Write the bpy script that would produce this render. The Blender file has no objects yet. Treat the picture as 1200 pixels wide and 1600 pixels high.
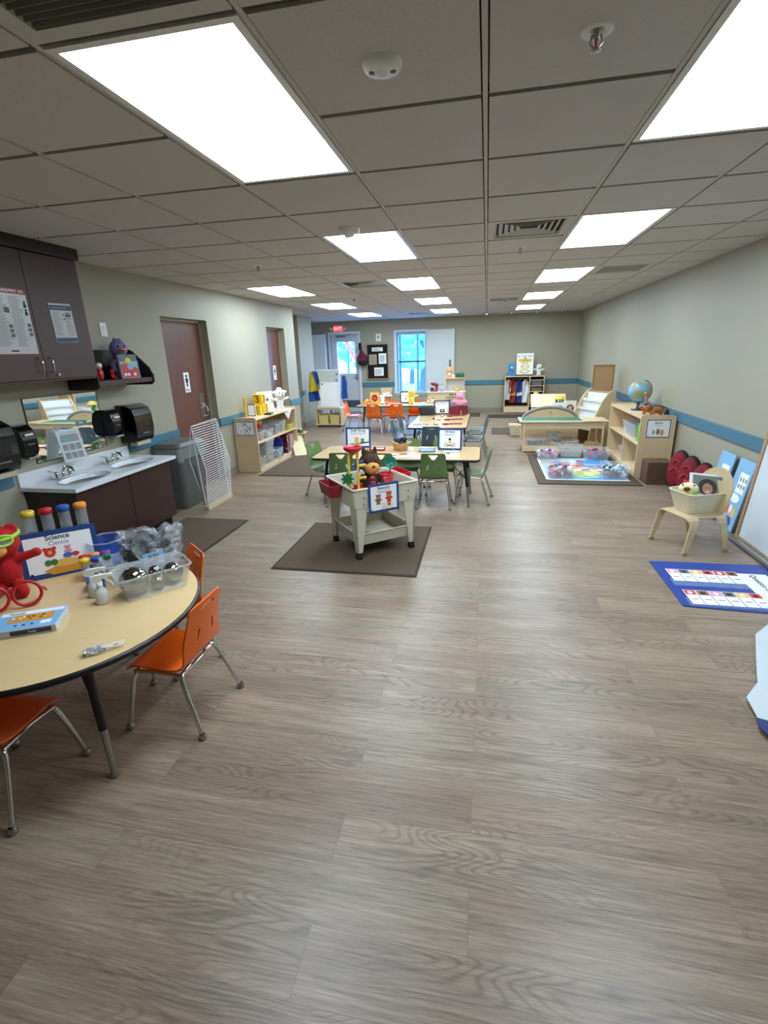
import bpy, bmesh, math, random
from mathutils import Matrix, Vector, geometry
random.seed(7)
S = bpy.context.scene
COL = S.collection
R = math.radians

# ---------------------------------------------------------------- camera
cam = bpy.data.objects.new('camera', bpy.data.cameras.new('camera'))
COL.objects.link(cam)
r_, u_, d_ = (Vector((0.98016351, 0.19583536, -0.03046329)), Vector((-0.03243317, 0.31012905, 0.95014108)), Vector((-0.19551877, 0.93030559, -0.31032874)))
mw = Matrix.Identity(4)
for i in range(3):
    mw[i][0] = r_[i]; mw[i][1] = u_[i]; mw[i][2] = -d_[i]
mw[2][3] = 1.60
cam.matrix_world = mw
cam.data.sensor_fit = 'VERTICAL'; cam.data.sensor_height = 24.0
cam.data.lens = 764.09 / 1600 * 24.0
cam.data.clip_start = 0.05; cam.data.clip_end = 200
S.camera = cam

# ---------------------------------------------------------------- light and exposure
S.view_settings.view_transform = 'Standard'
S.view_settings.look = 'None'
S.view_settings.exposure = 0.72
S.view_settings.gamma = 1.0
S.view_settings.use_curve_mapping = False
PANEL_STRENGTH = 13.0          # the ceiling's LED panels
SKY_STRENGTH = 15.0
W = bpy.data.worlds.new('sky'); S.world = W; W.use_nodes = True
bgn = W.node_tree.nodes['Background']
bgn.inputs[0].default_value = (0.14, 0.46, 1.0, 1); bgn.inputs[1].default_value = SKY_STRENGTH

# ---------------------------------------------------------------- materials
MATS = {}
def srgb(c):
    if isinstance(c, str):
        c = [int(c[i:i+2], 16) / 255 for i in (0, 2, 4)]
    return tuple(x / 12.92 if x <= 0.04045 else ((x + 0.055) / 1.055) ** 2.4 for x in c) + (1,)
def M(name, c='808080', rough=0.5, metal=0.0, var=0.0, scale=20.0, bump=0.0, alpha=1.0, emit=0.0, stretch=None, coat=0.0, spec=0.5, ec=None):
    if name in MATS: return MATS[name]
    m = bpy.data.materials.new(name); m.use_nodes = True
    nt = m.node_tree; N = nt.nodes; L = nt.links
    p = N['Principled BSDF']; col = srgb(c)
    p.inputs['Base Color'].default_value = col
    p.inputs['Roughness'].default_value = rough; p.inputs['Metallic'].default_value = metal
    p.inputs['Specular IOR Level'].default_value = spec
    p.inputs['Coat Weight'].default_value = coat
    tc = N.new('ShaderNodeTexCoord'); mp = N.new('ShaderNodeMapping'); nz = N.new('ShaderNodeTexNoise')
    mp.inputs['Scale'].default_value = stretch or (1, 1, 1)
    nz.inputs['Scale'].default_value = scale; nz.inputs['Detail'].default_value = 4
    L.new(tc.outputs['Object'], mp.inputs[0]); L.new(mp.outputs[0], nz.inputs['Vector'])
    if var > 0:
        mx = N.new('ShaderNodeMix'); mx.data_type = 'RGBA'
        mx.inputs[6].default_value = tuple(x * (1 - var) for x in col[:3]) + (1,)
        mx.inputs[7].default_value = tuple(min(1, x * (1 + var)) for x in col[:3]) + (1,)
        L.new(nz.outputs['Fac'], mx.inputs[0]); L.new(mx.outputs[2], p.inputs['Base Color'])
    if bump > 0:
        b = N.new('ShaderNodeBump'); b.inputs['Strength'].default_value = bump; b.inputs['Distance'].default_value = 0.004
        L.new(nz.outputs['Fac'], b.inputs['Height']); L.new(b.outputs[0], p.inputs['Normal'])
    if emit > 0:
        p.inputs['Emission Color'].default_value = srgb(ec or c); p.inputs['Emission Strength'].default_value = emit
    if alpha < 1:
        tr = N.new('ShaderNodeBsdfTransparent'); ms = N.new('ShaderNodeMixShader')
        ms.inputs[0].default_value = alpha
        L.new(tr.outputs[0], ms.inputs[1]); L.new(p.outputs[0], ms.inputs[2]); L.new(ms.outputs[0], N['Material Output'].inputs[0])
    MATS[name] = m
    return m

def floor_mat():
    m = bpy.data.materials.new('wood_plank_floor'); m.use_nodes = True
    nt = m.node_tree; N = nt.nodes; L = nt.links; p = N['Principled BSDF']
    tc = N.new('ShaderNodeTexCoord')
    br = N.new('ShaderNodeTexBrick')
    br.inputs['Scale'].default_value = 1.0; br.inputs['Brick Width'].default_value = 1.22; br.inputs['Row Height'].default_value = 0.185
    br.inputs['Mortar Size'].default_value = 0.0014; br.inputs['Mortar Smooth'].default_value = 0.1; br.inputs['Bias'].default_value = 0.0
    br.offset = 0.37; br.offset_frequency = 2
    br.inputs['Color1'].default_value = (0, 0, 0, 1); br.inputs['Color2'].default_value = (1, 1, 1, 1); br.inputs['Mortar'].default_value = (0.5, 0.5, 0.5, 1)
    L.new(tc.outputs['Object'], br.inputs['Vector'])
    sc = N.new('ShaderNodeVectorMath'); sc.operation = 'SCALE'; sc.inputs['Scale'].default_value = 23.0
    L.new(br.outputs['Color'], sc.inputs[0])
    ad = N.new('ShaderNodeVectorMath'); ad.operation = 'ADD'
    L.new(tc.outputs['Object'], ad.inputs[0]); L.new(sc.outputs[0], ad.inputs[1])
    def noise(scl, st, det=6, rough=0.6):
        mp = N.new('ShaderNodeMapping'); mp.inputs['Scale'].default_value = st
        nz = N.new('ShaderNodeTexNoise'); nz.inputs['Scale'].default_value = scl; nz.inputs['Detail'].default_value = det; nz.inputs['Roughness'].default_value = rough
        L.new(ad.outputs[0], mp.inputs[0]); L.new(mp.outputs[0], nz.inputs['Vector']); return nz
    fine = noise(3.0, (1.3, 30, 1), 10, 0.78)
    pore = noise(6.0, (2.2, 60, 1), 6, 0.7)
    broad = noise(1.6, (0.9, 5.5, 1), 3, 0.5)
    # cathedral grain: rings of a slowly varying field
    fld = noise(0.9, (1.0, 5.0, 1), 2, 0.4)
    mu = N.new('ShaderNodeMath'); mu.operation = 'MULTIPLY'; mu.inputs[1].default_value = 130.0
    sn = N.new('ShaderNodeMath'); sn.operation = 'SINE'
    L.new(fld.outputs['Fac'], mu.inputs[0]); L.new(mu.outputs[0], sn.inputs[0])
    ab = N.new('ShaderNodeMath'); ab.operation = 'POWER'; ab.inputs[1].default_value = 6.0
    a2 = N.new('ShaderNodeMath'); a2.operation = 'ABSOLUTE'; L.new(sn.outputs[0], a2.inputs[0]); L.new(a2.outputs[0], ab.inputs[0])
    def ramp(a, b, src, lo, hi):
        r = N.new('ShaderNodeValToRGB'); r.color_ramp.elements[0].position = a; r.color_ramp.elements[1].position = b
        r.color_ramp.elements[0].color = lo; r.color_ramp.elements[1].color = hi; L.new(src, r.inputs[0]); return r
    base = ramp(0.30, 0.70, fine.outputs['Fac'], srgb('6e5d4f'), srgb('ad9a87'))
    def mix(fac, a, b, mode='MULTIPLY'):
        x = N.new('ShaderNodeMix'); x.data_type = 'RGBA'; x.blend_type = mode
        if isinstance(fac, float): x.inputs[0].default_value = fac
        else: L.new(fac, x.inputs[0])
        for i, v in ((6, a), (7, b)):
            if isinstance(v, tuple): x.inputs[i].default_value = v
            else: L.new(v, x.inputs[i])
        return x.outputs[2]
    tone = ramp(0.3, 0.7, broad.outputs['Fac'], (0.80, 0.78, 0.76, 1), (1.12, 1.12, 1.12, 1))
    pr_ = ramp(0.34, 0.5, pore.outputs['Fac'], (0.72, 0.70, 0.68, 1), (1, 1, 1, 1))
    hue = ramp(0.35, 0.65, noise(1.1, (0.8, 4.0, 1), 2).outputs['Fac'], (1.03, 0.985, 0.97, 1), (0.975, 1.01, 0.99, 1))
    c1 = mix(1.0, mix(1.0, mix(1.0, base.outputs[0], tone.outputs[0]), pr_.outputs[0]), hue.outputs[0])
    pl = ramp(0.0, 1.0, br.outputs['Color'], (0.90, 0.885, 0.87, 1), (1.06, 1.06, 1.06, 1))
    c2 = mix(1.0, c1, pl.outputs[0])
    gm = N.new('ShaderNodeMath'); gm.operation = 'MULTIPLY'; gm.inputs[1].default_value = 0.42
    gate = ramp(0.48, 0.62, noise(0.8, (0.9, 3.2, 1), 1).outputs['Fac'], (0, 0, 0, 1), (1, 1, 1, 1))
    g2 = N.new('ShaderNodeMath'); g2.operation = 'MULTIPLY'
    L.new(ab.outputs[0], g2.inputs[0]); L.new(gate.outputs[0], g2.inputs[1]); L.new(g2.outputs[0], gm.inputs[0])
    c3 = mix(gm.outputs[0], c2, srgb('4c4238'), 'MIX')
    mf = N.new('ShaderNodeMath'); mf.operation = 'MULTIPLY'; mf.inputs[1].default_value = 0.35; L.new(br.outputs['Fac'], mf.inputs[0])
    c4 = mix(mf.outputs[0], c3, srgb('5a4e44'), 'MIX')
    L.new(c4, p.inputs['Base Color'])
    p.inputs['Roughness'].default_value = 0.36; p.inputs['Specular IOR Level'].default_value = 0.4
    b = N.new('ShaderNodeBump'); b.inputs['Strength'].default_value = 0.12; b.inputs['Distance'].default_value = 0.002
    L.new(fine.outputs['Fac'], b.inputs['Height']); L.new(b.outputs[0], p.inputs['Normal'])
    return m

WALL = M('greige_wall_paint', 'a39e8b', 0.55, var=0.02, scale=3, bump=0.02)
TILE = M('ceiling_tile', 'cdc9c4', 0.9, var=0.05, scale=90, bump=0.35)
TEE = M('ceiling_tee', 'c9c3b8', 0.5)
TEED = M('tee_shadow_gap', '5d574f', 0.8)
BASEB = M('baseboard_vinyl', '8c8072', 0.5)
RAIL = M('blue_chair_rail', '447489', 0.45)
FLOOR = floor_mat()
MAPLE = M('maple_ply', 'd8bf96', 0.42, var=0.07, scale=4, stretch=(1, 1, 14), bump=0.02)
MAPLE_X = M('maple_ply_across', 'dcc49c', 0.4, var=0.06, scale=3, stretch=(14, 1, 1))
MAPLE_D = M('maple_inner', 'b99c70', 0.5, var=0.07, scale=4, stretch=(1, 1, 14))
TABLE = M('maple_table_laminate', 'dcbc8a', 0.16, var=0.06, scale=5, stretch=(1, 9, 1))
TRIM = M('black_table_edge', '15161a', 0.35)
WALNUT = M('dark_walnut_laminate', '4a3330', 0.42, var=0.2, scale=6, stretch=(1, 8, 0.6))
WALNUTV = M('walnut_door', '6b4438', 0.4, var=0.22, scale=5, stretch=(8, 8, 0.5))
DARKCAB = M('espresso_cabinet', '2a1c19', 0.35, var=0.1, scale=6)
CHROME = M('chrome', 'd5d5d5', 0.12, 1.0)
STEEL = M('brushed_steel', 'a8a8a5', 0.32, 1.0)
ORANGE = M('orange_plastic', 'f26a12', 0.32, spec=0.5)
GREEN = M('sage_green_plastic', '6b8550', 0.36)
BLUEG = M('slate_blue_plastic', '4a626b', 0.36)
WHITE = M('white_plastic', 'eeeeea', 0.4)
PAPER = M('white_paper', 'f2f3f4', 0.6)
BLACK = M('black_plastic', '0d0e10', 0.3)
BLACKR = M('black_rubber', '141415', 0.7)
GREYP = M('grey_bin_plastic', '5f625f', 0.5, var=0.05)
NAVY = M('navy_frame', '24467e', 0.4)
RED = M('red_plastic', 'c21f22', 0.35)
YEL = M('yellow_plastic', 'e8c832', 0.38)
BLUE = M('blue_plastic', '2450a8', 0.35)
GRN = M('green_plastic', '1d6a3c', 0.4)
PURP = M('purple_plastic', '7a3aa0', 0.4)
ORG2 = M('light_orange_plastic', 'f0912e', 0.4)
CLEAR = M('clear_plastic', 'e4ebee', 0.12, alpha=0.22)
CLEAR2 = M('milky_plastic', 'dfe3e4', 0.2, alpha=0.25)
GLASS = M('window_glass', 'cfe6f5', 0.03, alpha=0.10)
BEIGE = M('beige_tub_plastic', 'cdc5ac', 0.45)
MAT = M('brown_entrance_mat', '574838', 0.95, var=0.35, scale=160, bump=0.5)
MATE = M('mat_rubber_edge', '2f2a27', 0.8)
INK = M('black_ink', '1a1a1c', 0.6)
GREYINK = M('grey_ink', '8b8d92', 0.6)
BLUEINK = M('blue_ink', '5c8fc0', 0.6)
MIRR = M('mirror_glass', 'f2f5f5', 0.02, 1.0)
CORIAN = M('white_marble_counter', 'dfe2e6', 0.22, var=0.05, scale=7)
SKYB = M('pale_blue_print', '7fb4e0', 0.4)

# ---------------------------------------------------------------- geometry builder
def rotm(rx=0, ry=0, rz=0):
    return Matrix.Rotation(R(rz), 4, 'Z') @ Matrix.Rotation(R(ry), 4, 'Y') @ Matrix.Rotation(R(rx), 4, 'X')
def TR(x, y, z, rx=0, ry=0, rz=0):
    return Matrix.Translation((x, y, z)) @ rotm(rx, ry, rz)
TXT = {}
def text_geo(s, bold):
    k = (s, bold)
    if k not in TXT:
        cu = bpy.data.curves.new('lettering', 'FONT'); cu.body = s; cu.align_x = 'CENTER'; cu.align_y = 'CENTER'
        cu.size = 1.0; cu.resolution_u = 3
        if bold: cu.offset = 0.02
        o = bpy.data.objects.new('lettering', cu); COL.objects.link(o)
        bpy.context.view_layer.update()
        me = bpy.data.meshes.new_from_object(o.evaluated_get(bpy.context.evaluated_depsgraph_get()))
        TXT[k] = ([v.co.copy() for v in me.vertices], [tuple(p.vertices) for p in me.polygons])
        bpy.data.objects.remove(o); bpy.data.curves.remove(cu); bpy.data.meshes.remove(me)
    return TXT[k]
class G:
    def __init__(s, T=None):
        s.v = []; s.f = []; s.mi = []; s.sm = []; s.mats = []; s.T = T or Matrix.Identity(4)
    def add(s, vs, fs, m, smooth=False, T=None):
        if m not in s.mats: s.mats.append(m)
        k = s.mats.index(m); b = len(s.v); X = s.T @ T if T is not None else s.T
        s.v += [X @ Vector(v) for v in vs]
        for f in fs: s.f.append(tuple(i + b for i in f)); s.mi.append(k); s.sm.append(smooth)
        return s
    def box(s, c, d, m, bev=0.0, T=None, seg=2):
        if bev <= 0:
            x, y, z = c; a, b, e = d[0] / 2, d[1] / 2, d[2] / 2
            vs = [(x + i * a, y + j * b, z + k * e) for i in (-1, 1) for j in (-1, 1) for k in (-1, 1)]
            fs = [(0, 1, 3, 2), (4, 6, 7, 5), (0, 4, 5, 1), (2, 3, 7, 6), (0, 2, 6, 4), (1, 5, 7, 3)]
            return s.add(vs, fs, m, False, T)
        bm = bmesh.new(); bmesh.ops.create_cube(bm, size=1.0)
        for v in bm.verts: v.co = Vector((v.co.x * d[0], v.co.y * d[1], v.co.z * d[2])) + Vector(c)
        bmesh.ops.bevel(bm, geom=bm.edges[:], offset=min(bev, min(d) * 0.48), segments=seg, profile=0.5, affect='EDGES')
        bm.verts.index_update()
        s.add([v.co.copy() for v in bm.verts], [[v.index for v in f.verts] for f in bm.faces], m, False, T); bm.free(); return s
    def b2(s, lo, hi, m, bev=0.0, T=None):
        return s.box([(a + b) / 2 for a, b in zip(lo, hi)], [abs(b - a) for a, b in zip(lo, hi)], m, bev, T)
    def cyl(s, p0, p1, r0, m, r1=None, n=12, caps=True, T=None, smooth=True):
        r1 = r0 if r1 is None else r1
        p0 = Vector(p0); p1 = Vector(p1); z = (p1 - p0).normalized()
        x = z.orthogonal().normalized(); y = z.cross(x)
        vs = []
        for p, r in ((p0, r0), (p1, r1)):
            for i in range(n):
                a = 2 * math.pi * i / n; vs.append(p + x * (r * math.cos(a)) + y * (r * math.sin(a)))
        s.add(vs, [(i, (i + 1) % n, n + (i + 1) % n, n + i) for i in range(n)], m, smooth, T)
        if caps: s.add(vs, [tuple(range(n))[::-1], tuple(range(n, 2 * n))], m, False, T)
        return s
    def tube(s, pts, r, m, n=8, closed=False, T=None, sub=0):
        P = [Vector(p) for p in pts]
        for _ in range(sub):          # corner cutting
            Q = [] if closed else [P[0]]
            K = len(P)
            for i in range(K if closed else K - 1):
                a, b = P[i], P[(i + 1) % K]
                Q += [a.lerp(b, .25), a.lerp(b, .75)]
            if not closed: Q.append(P[-1])
            P = Q
        K = len(P); vs = []; x = None
        for i, p in enumerate(P):
            if closed: t = (P[(i + 1) % K] - P[i - 1]).normalized()
            else: t = (P[min(i + 1, K - 1)] - P[max(i - 1, 0)]).normalized()
            if x is None: x = t.orthogonal().normalized()
            x = (x - t * x.dot(t)).normalized(); y = t.cross(x)
            rr = r[i * (len(r) - 1) // max(1, K - 1)] if isinstance(r, (list, tuple)) else r
            for j in range(n):
                a = 2 * math.pi * j / n; vs.append(p + x * (rr * math.cos(a)) + y * (rr * math.sin(a)))
        fs = []
        for i in range(K if closed else K - 1):
            for j in range(n):
                a = i * n + j; b = i * n + (j + 1) % n; c = ((i + 1) % K) * n + (j + 1) % n; d = ((i + 1) % K) * n + j
                fs.append((a, b, c, d))
        s.add(vs, fs, m, True, T)
        if not closed: s.add(vs, [tuple(range(n))[::-1], tuple(range((K - 1) * n, K * n))], m, False, T)
        return s
    def lathe(s, prof, m, n=24, T=None, smooth=True, c=(0, 0, 0)):
        vs = []; K = len(prof)
        for r, z in prof:
            for j in range(n):
                a = 2 * math.pi * j / n; vs.append((c[0] + r * math.cos(a), c[1] + r * math.sin(a), c[2] + z))
        fs = [(i * n + j, i * n + (j + 1) % n, (i + 1) * n + (j + 1) % n, (i + 1) * n + j) for i in range(K - 1) for j in range(n)]
        return s.add(vs, fs, m, smooth, T)
    def ell(s, c, r, m, n=16, k=10, T=None):
        if isinstance(r, (int, float)): r = (r, r, r)
        vs = [(c[0], c[1], c[2] - r[2])]
        for i in range(1, k):
            t = -math.pi / 2 + math.pi * i / k
            for j in range(n):
                a = 2 * math.pi * j / n
                vs.append((c[0] + r[0] * math.cos(t) * math.cos(a), c[1] + r[1] * math.cos(t) * math.sin(a), c[2] + r[2] * math.sin(t)))
        vs.append((c[0], c[1], c[2] + r[2])); e = len(vs) - 1
        fs = [(0, 1 + (j + 1) % n, 1 + j) for j in range(n)]
        for i in range(k - 2):
            for j in range(n): fs.append((1 + i * n + j, 1 + i * n + (j + 1) % n, 1 + (i + 1) * n + (j + 1) % n, 1 + (i + 1) * n + j))
        fs += [(1 + (k - 2) * n + j, 1 + (k - 2) * n + (j + 1) % n, e) for j in range(n)]
        return s.add(vs, fs, m, True, T)
    def prism(s, poly, h, m, T=None, m2=None):
        """poly in local XY, extruded 0..h in Z; T places it"""
        n = len(poly); vs = [(x, y, 0) for x, y in poly] + [(x, y, h) for x, y in poly]
        s.add(vs, [tuple(range(n))[::-1], tuple(range(n, 2 * n))], m, False, T)
        return s.add(vs, [(i, (i + 1) % n, n + (i + 1) % n, n + i) for i in range(n)], m2 or m, False, T)
    def plate(s, outer, holes, fn, th, m, step=0.03, T=None):
        """flat outline with holes, filled, bent by fn(u,v)->point, given a thickness"""
        loops = [outer] + holes; co = []; ed = []
        for lp in loops:
            b = len(co); co += [Vector(p) for p in lp]; ed += [(b + i, b + (i + 1) % len(lp)) for i in range(len(lp))]
        us = [p[0] for p in outer]; ws = [p[1] for p in outer]
        x = min(us) + step * .5
        while x < max(us):
            y = min(ws) + step * .5
            while y < max(ws):
                co.append(Vector((x, y))); y += step
            x += step
        r = geometry.delaunay_2d_cdt(co, ed, [], 2, 1e-5)
        V2 = r[0]
        def inside(q, lp):
            c = False; j = len(lp) - 1
            for i in range(len(lp)):
                (x1, y1), (x2, y2) = lp[i], lp[j]
                if (y1 > q.y) != (y2 > q.y) and q.x < (x2 - x1) * (q.y - y1) / (y2 - y1) + x1: c = not c
                j = i
            return c
        F2 = []
        for f in r[2]:
            q = sum((V2[i] for i in f), Vector((0, 0))) / len(f)
            if inside(q, outer) and not any(inside(q, h) for h in holes): F2.append(f)
        e = 1e-4; top = []; bot = []
        for p in V2:
            a = Vector(fn(p[0], p[1])); du = Vector(fn(p[0] + e, p[1])) - a; dv = Vector(fn(p[0], p[1] + e)) - a
            nn = du.cross(dv).normalized(); top.append(a + nn * th / 2); bot.append(a - nn * th / 2)
        K = len(V2); fs = [tuple(f) for f in F2] + [tuple(i + K for i in f)[::-1] for f in F2]
        cnt = {}
        for f in F2:
            for i in range(len(f)):
                a, b = f[i], f[(i + 1) % len(f)]; cnt[(a, b)] = 1
        rim = [(a, b) for (a, b) in cnt if (b, a) not in cnt]
        s.add(top + bot, fs, m, True, T)
        return s.add(top + bot, [(b, a, a + K, b + K) for a, b in rim], m, False, T)
    def text(s, t, size, m, T, bold=False, width=None):
        """lettering in the local XY plane, centred, facing local +Z"""
        vs, fs = text_geo(t, bold)
        if not vs: return s
        w = max(v.x for v in vs) - min(v.x for v in vs)
        k = size if width is None else min(size, width / w)
        return s.add([(v.x * k, v.y * k, 0) for v in vs], fs, m, False, T)
    def rect(s, x0, y0, x1, y1, m, T, z=0):
        return s.add([(x0, y0, z), (x1, y0, z), (x1, y1, z), (x0, y1, z)], [(0, 1, 2, 3)], m, False, T)
    def disc(s, x, y, r, m, T, z=0, ry=None, n=14):
        ry = ry or r
        return s.add([(x + r * math.cos(2 * math.pi * i / n), y + ry * math.sin(2 * math.pi * i / n), z) for i in range(n)], [tuple(range(n))], m, False, T)
    def obj(s, name, parent=None, mods=None):
        me = bpy.data.meshes.new(name); me.from_pydata([tuple(v) for v in s.v], [], s.f)
        for m in s.mats: me.materials.append(m)
        me.polygons.foreach_set('material_index', s.mi); me.polygons.foreach_set('use_smooth', s.sm); me.update()
        o = bpy.data.objects.new(name, me); COL.objects.link(o)
        if parent is not None: o.parent = parent
        if mods: mods(o)
        return o
def tag(o, label, cat, group=None, kind=None):
    o['label'] = label
    if cat: o['category'] = cat
    if group: o['group'] = group
    if kind: o['kind'] = kind
    return o
def thing(name, label, cat, loc=(0, 0, 0), rz=0, group=None, rot=None):
    o = bpy.data.objects.new(name, None); COL.objects.link(o); o.empty_display_size = 0.05
    o.location = loc; o.rotation_euler = rot or (0, 0, R(rz))
    return tag(o, label, cat, group)
def place(o, loc, rz=0, rot=None):
    o.location = loc; o.rotation_euler = rot or (0, 0, R(rz)); return o
def struct(name, g):
    o = g.obj(name); o['kind'] = 'structure'; return o
def clone(root, loc, rz=None, label=None, group=None, rot=None):
    r = root.copy(); COL.objects.link(r); r.location = loc
    if rz is not None: r.rotation_euler = (0, 0, R(rz))
    if rot: r.rotation_euler = rot
    if label: r['label'] = label
    if group: r['group'] = group
    for ch in root.children:
        c = ch.copy(); COL.objects.link(c); c.parent = r
        for g in ch.children:
            d = g.copy(); COL.objects.link(d); d.parent = c
    return r
def rrect(w, h, r, n=4, cx=0, cy=0):
    p = []
    for sx, sy, a0 in ((1, 1, 0), (-1, 1, 90), (-1, -1, 180), (1, -1, 270)):
        for i in range(n + 1):
            a = R(a0 + 90 * i / n); p.append((cx + sx * (w / 2 - r) + r * math.cos(a), cy + sy * (h / 2 - r) + r * math.sin(a)))
    return p
def remesh(vox):
    def f(o):
        m = o.modifiers.new('merge', 'REMESH'); m.mode = 'VOXEL'; m.voxel_size = vox; m.use_smooth_shade = True
    return f
FACE_S = rotm(90)                       # local XY plane stood up, facing -Y
def facing_px(x, y, z): return Matrix.Translation((x, y, z)) @ rotm(0, 0, 90) @ rotm(90)     # sheet on a plane X=x facing +X
def facing_nx(x, y, z): return Matrix.Translation((x, y, z)) @ rotm(0, 0, -90) @ rotm(90)    # facing -X
def facing_ny(x, y, z): return Matrix.Translation((x, y, z)) @ rotm(90)                      # facing -Y
# ================================================================ THE SETTING
XL, XR, YB, YN, CZ = -3.51, 2.29, 13.67, -2.6, 2.435
g = G(); g.b2((-6.2, YN - .1, -0.1), (XR + .15, YB + .15, 0), FLOOR); struct('floor', g)
# left wall with two recessed doors
g = G()
def wl(y0, y1, z0, z1): g.b2((XL - .14, y0, z0), (XL, y1, z1), WALL)
wl(YN, 5.14, 0, CZ); wl(5.14, 6.09, 2.05, CZ); wl(6.09, 7.89, 0, CZ); wl(7.89, 8.64, 2.05, CZ); wl(8.64, 9.12, 0, CZ)
g.b2((-3.75, 5.0, 0), (-3.70, 6.2, CZ), WALL); g.b2((-3.75, 7.8, 0), (-3.70, 8.8, CZ), WALL)
g.b2((-6.1, 9.0, 0), (XL - .14, 9.12, CZ), WALL)
g.b2((-6.1, 9.12, 0), (-6.0, 10.85, CZ), WALL)
g.b2((-6.1, 10.85, 0), (-4.08, 11.75, CZ), WALL)
g.b2((-5.0, 11.75, 0), (-4.78, YB, CZ), WALL)
struct('wall_left', g)
g = G(); g.b2((XR, YN, 0), (XR + .14, YB + .1, CZ), WALL); struct('wall_right', g)
g = G(); g.b2((-5, YN - .14, 0), (XR + .1, YN, CZ), WALL); struct('wall_near', g)
DX0, DX1, DZ = -4.22, -3.44, 2.10
WX0, WX1, WZ0, WZ1 = -2.38, -1.60, 0.55, 2.09
g = G()
def wb(x0, x1, z0, z1): g.b2((x0, YB, z0), (x1, YB + .14, z1), WALL)
wb(-5, DX0, 0, CZ); wb(DX0, DX1, DZ, CZ); wb(DX1, WX0, 0, CZ); wb(WX0, WX1, 0, WZ0); wb(WX0, WX1, WZ1, CZ); wb(WX1, XR + .1, 0, CZ)
struct('wall_back', g)
# ceiling: lay-in tiles, tees, reveals; openings where the panels are
LIGHTS = [(-2, r) for r in (-1, 3, 7, 11, 15)] + [(1, r) for r in (-1, 3, 7, 11, 15)] + [(-5, r) for r in (7, 11, 15)]
TX, TY, TS = -0.034, 2.085, 0.61
lit = set()
for c, r in LIGHTS: lit |= {(c, r), (c, r + 1)}
VENTS = {(0, 3), (-3, 7), (-3, 16), (-2, -2), (-3, -2), (2, 7), (0, 12)}
g = G(); t = G()
for c in range(-10, 4):
    for r in range(-8, 19):
        if (c, r) in lit or (c, r) in VENTS: continue
        x0, y0 = TX + c * TS + .014, TY + r * TS + .014
        x1, y1 = min(x0 + TS - .028, XR), min(y0 + TS - .028, YB)
        if x1 - x0 < .02 or y1 - y0 < .02: continue
        g.b2((x0, y0, CZ - .004), (x1, y1, CZ + .03), TILE, 0)
g.b2((-6.3, YN - .2, CZ + .03), (XR + .2, YB + .2, CZ + .06), TEED)
struct('ceiling', g)
t = G()
for c in range(-10, 5):
    x = TX + c * TS
    if x < XR: t.b2((x - .0085, YN, CZ + .001), (x + .0085, YB, CZ + .03), TEE)
for r in range(-7, 20):
    y = TY + r * TS
    if y < YB: t.b2((-6.1, y - .006, CZ + .004), (XR, y + .006, CZ + .03), TEED)
struct('trim_1', t)
# baseboards
g = G()
for y0, y1 in ((YN, 3.0), (4.24, 5.14), (6.09, 7.89), (8.64, 9.12)): g.b2((XL, y0, 0), (XL + .01, y1, .10), BASEB)
g.b2((-4.08, 10.84, 0), (-4.07, 11.75, .10), BASEB); g.b2((-6, 10.84, 0), (-4.07, 10.85, .10), BASEB); g.b2((-4.78, 11.75, 0), (-4.77, YB, .1), BASEB)
struct('baseboard_left', g)
g = G(); g.b2((XR - .01, YN, 0), (XR, YB, .10), BASEB); struct('baseboard_right', g)
g = G(); g.b2((-4.77, YB - .01, 0), (DX0 - .05, YB, .10), BASEB); g.b2((DX1 + .05, YB - .01, 0), (XR - .01, YB, .10), BASEB); struct('baseboard_back', g)
# blue chair rail
g = G()
for y0, y1 in ((YN, 2.98), (4.29, 5.14), (6.09, 7.89), (8.64, 9.14)): g.b2((XL, y0, .715), (XL + .022, y1, .82), RAIL, .004)
g.b2((XL - .02, 9.12, .715), (XL + .022, 9.142, .82), RAIL)
g.b2((-4.1, 10.83, .715), (-4.058, 11.0, .82), RAIL, .004)
struct('trim_2', g)
g = G(); g.b2((XR - .022, YN, .705), (XR, YB, .82), RAIL, .004); struct('trim_3', g)
g = G(); g.b2((DX1 + .07, YB - .022, .70), (WX0 - .07, YB, .82), RAIL, .004); g.b2((-.78, YB - .022, .70), (XR - .022, YB, .82), RAIL, .004); struct('trim_4', g)

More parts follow.
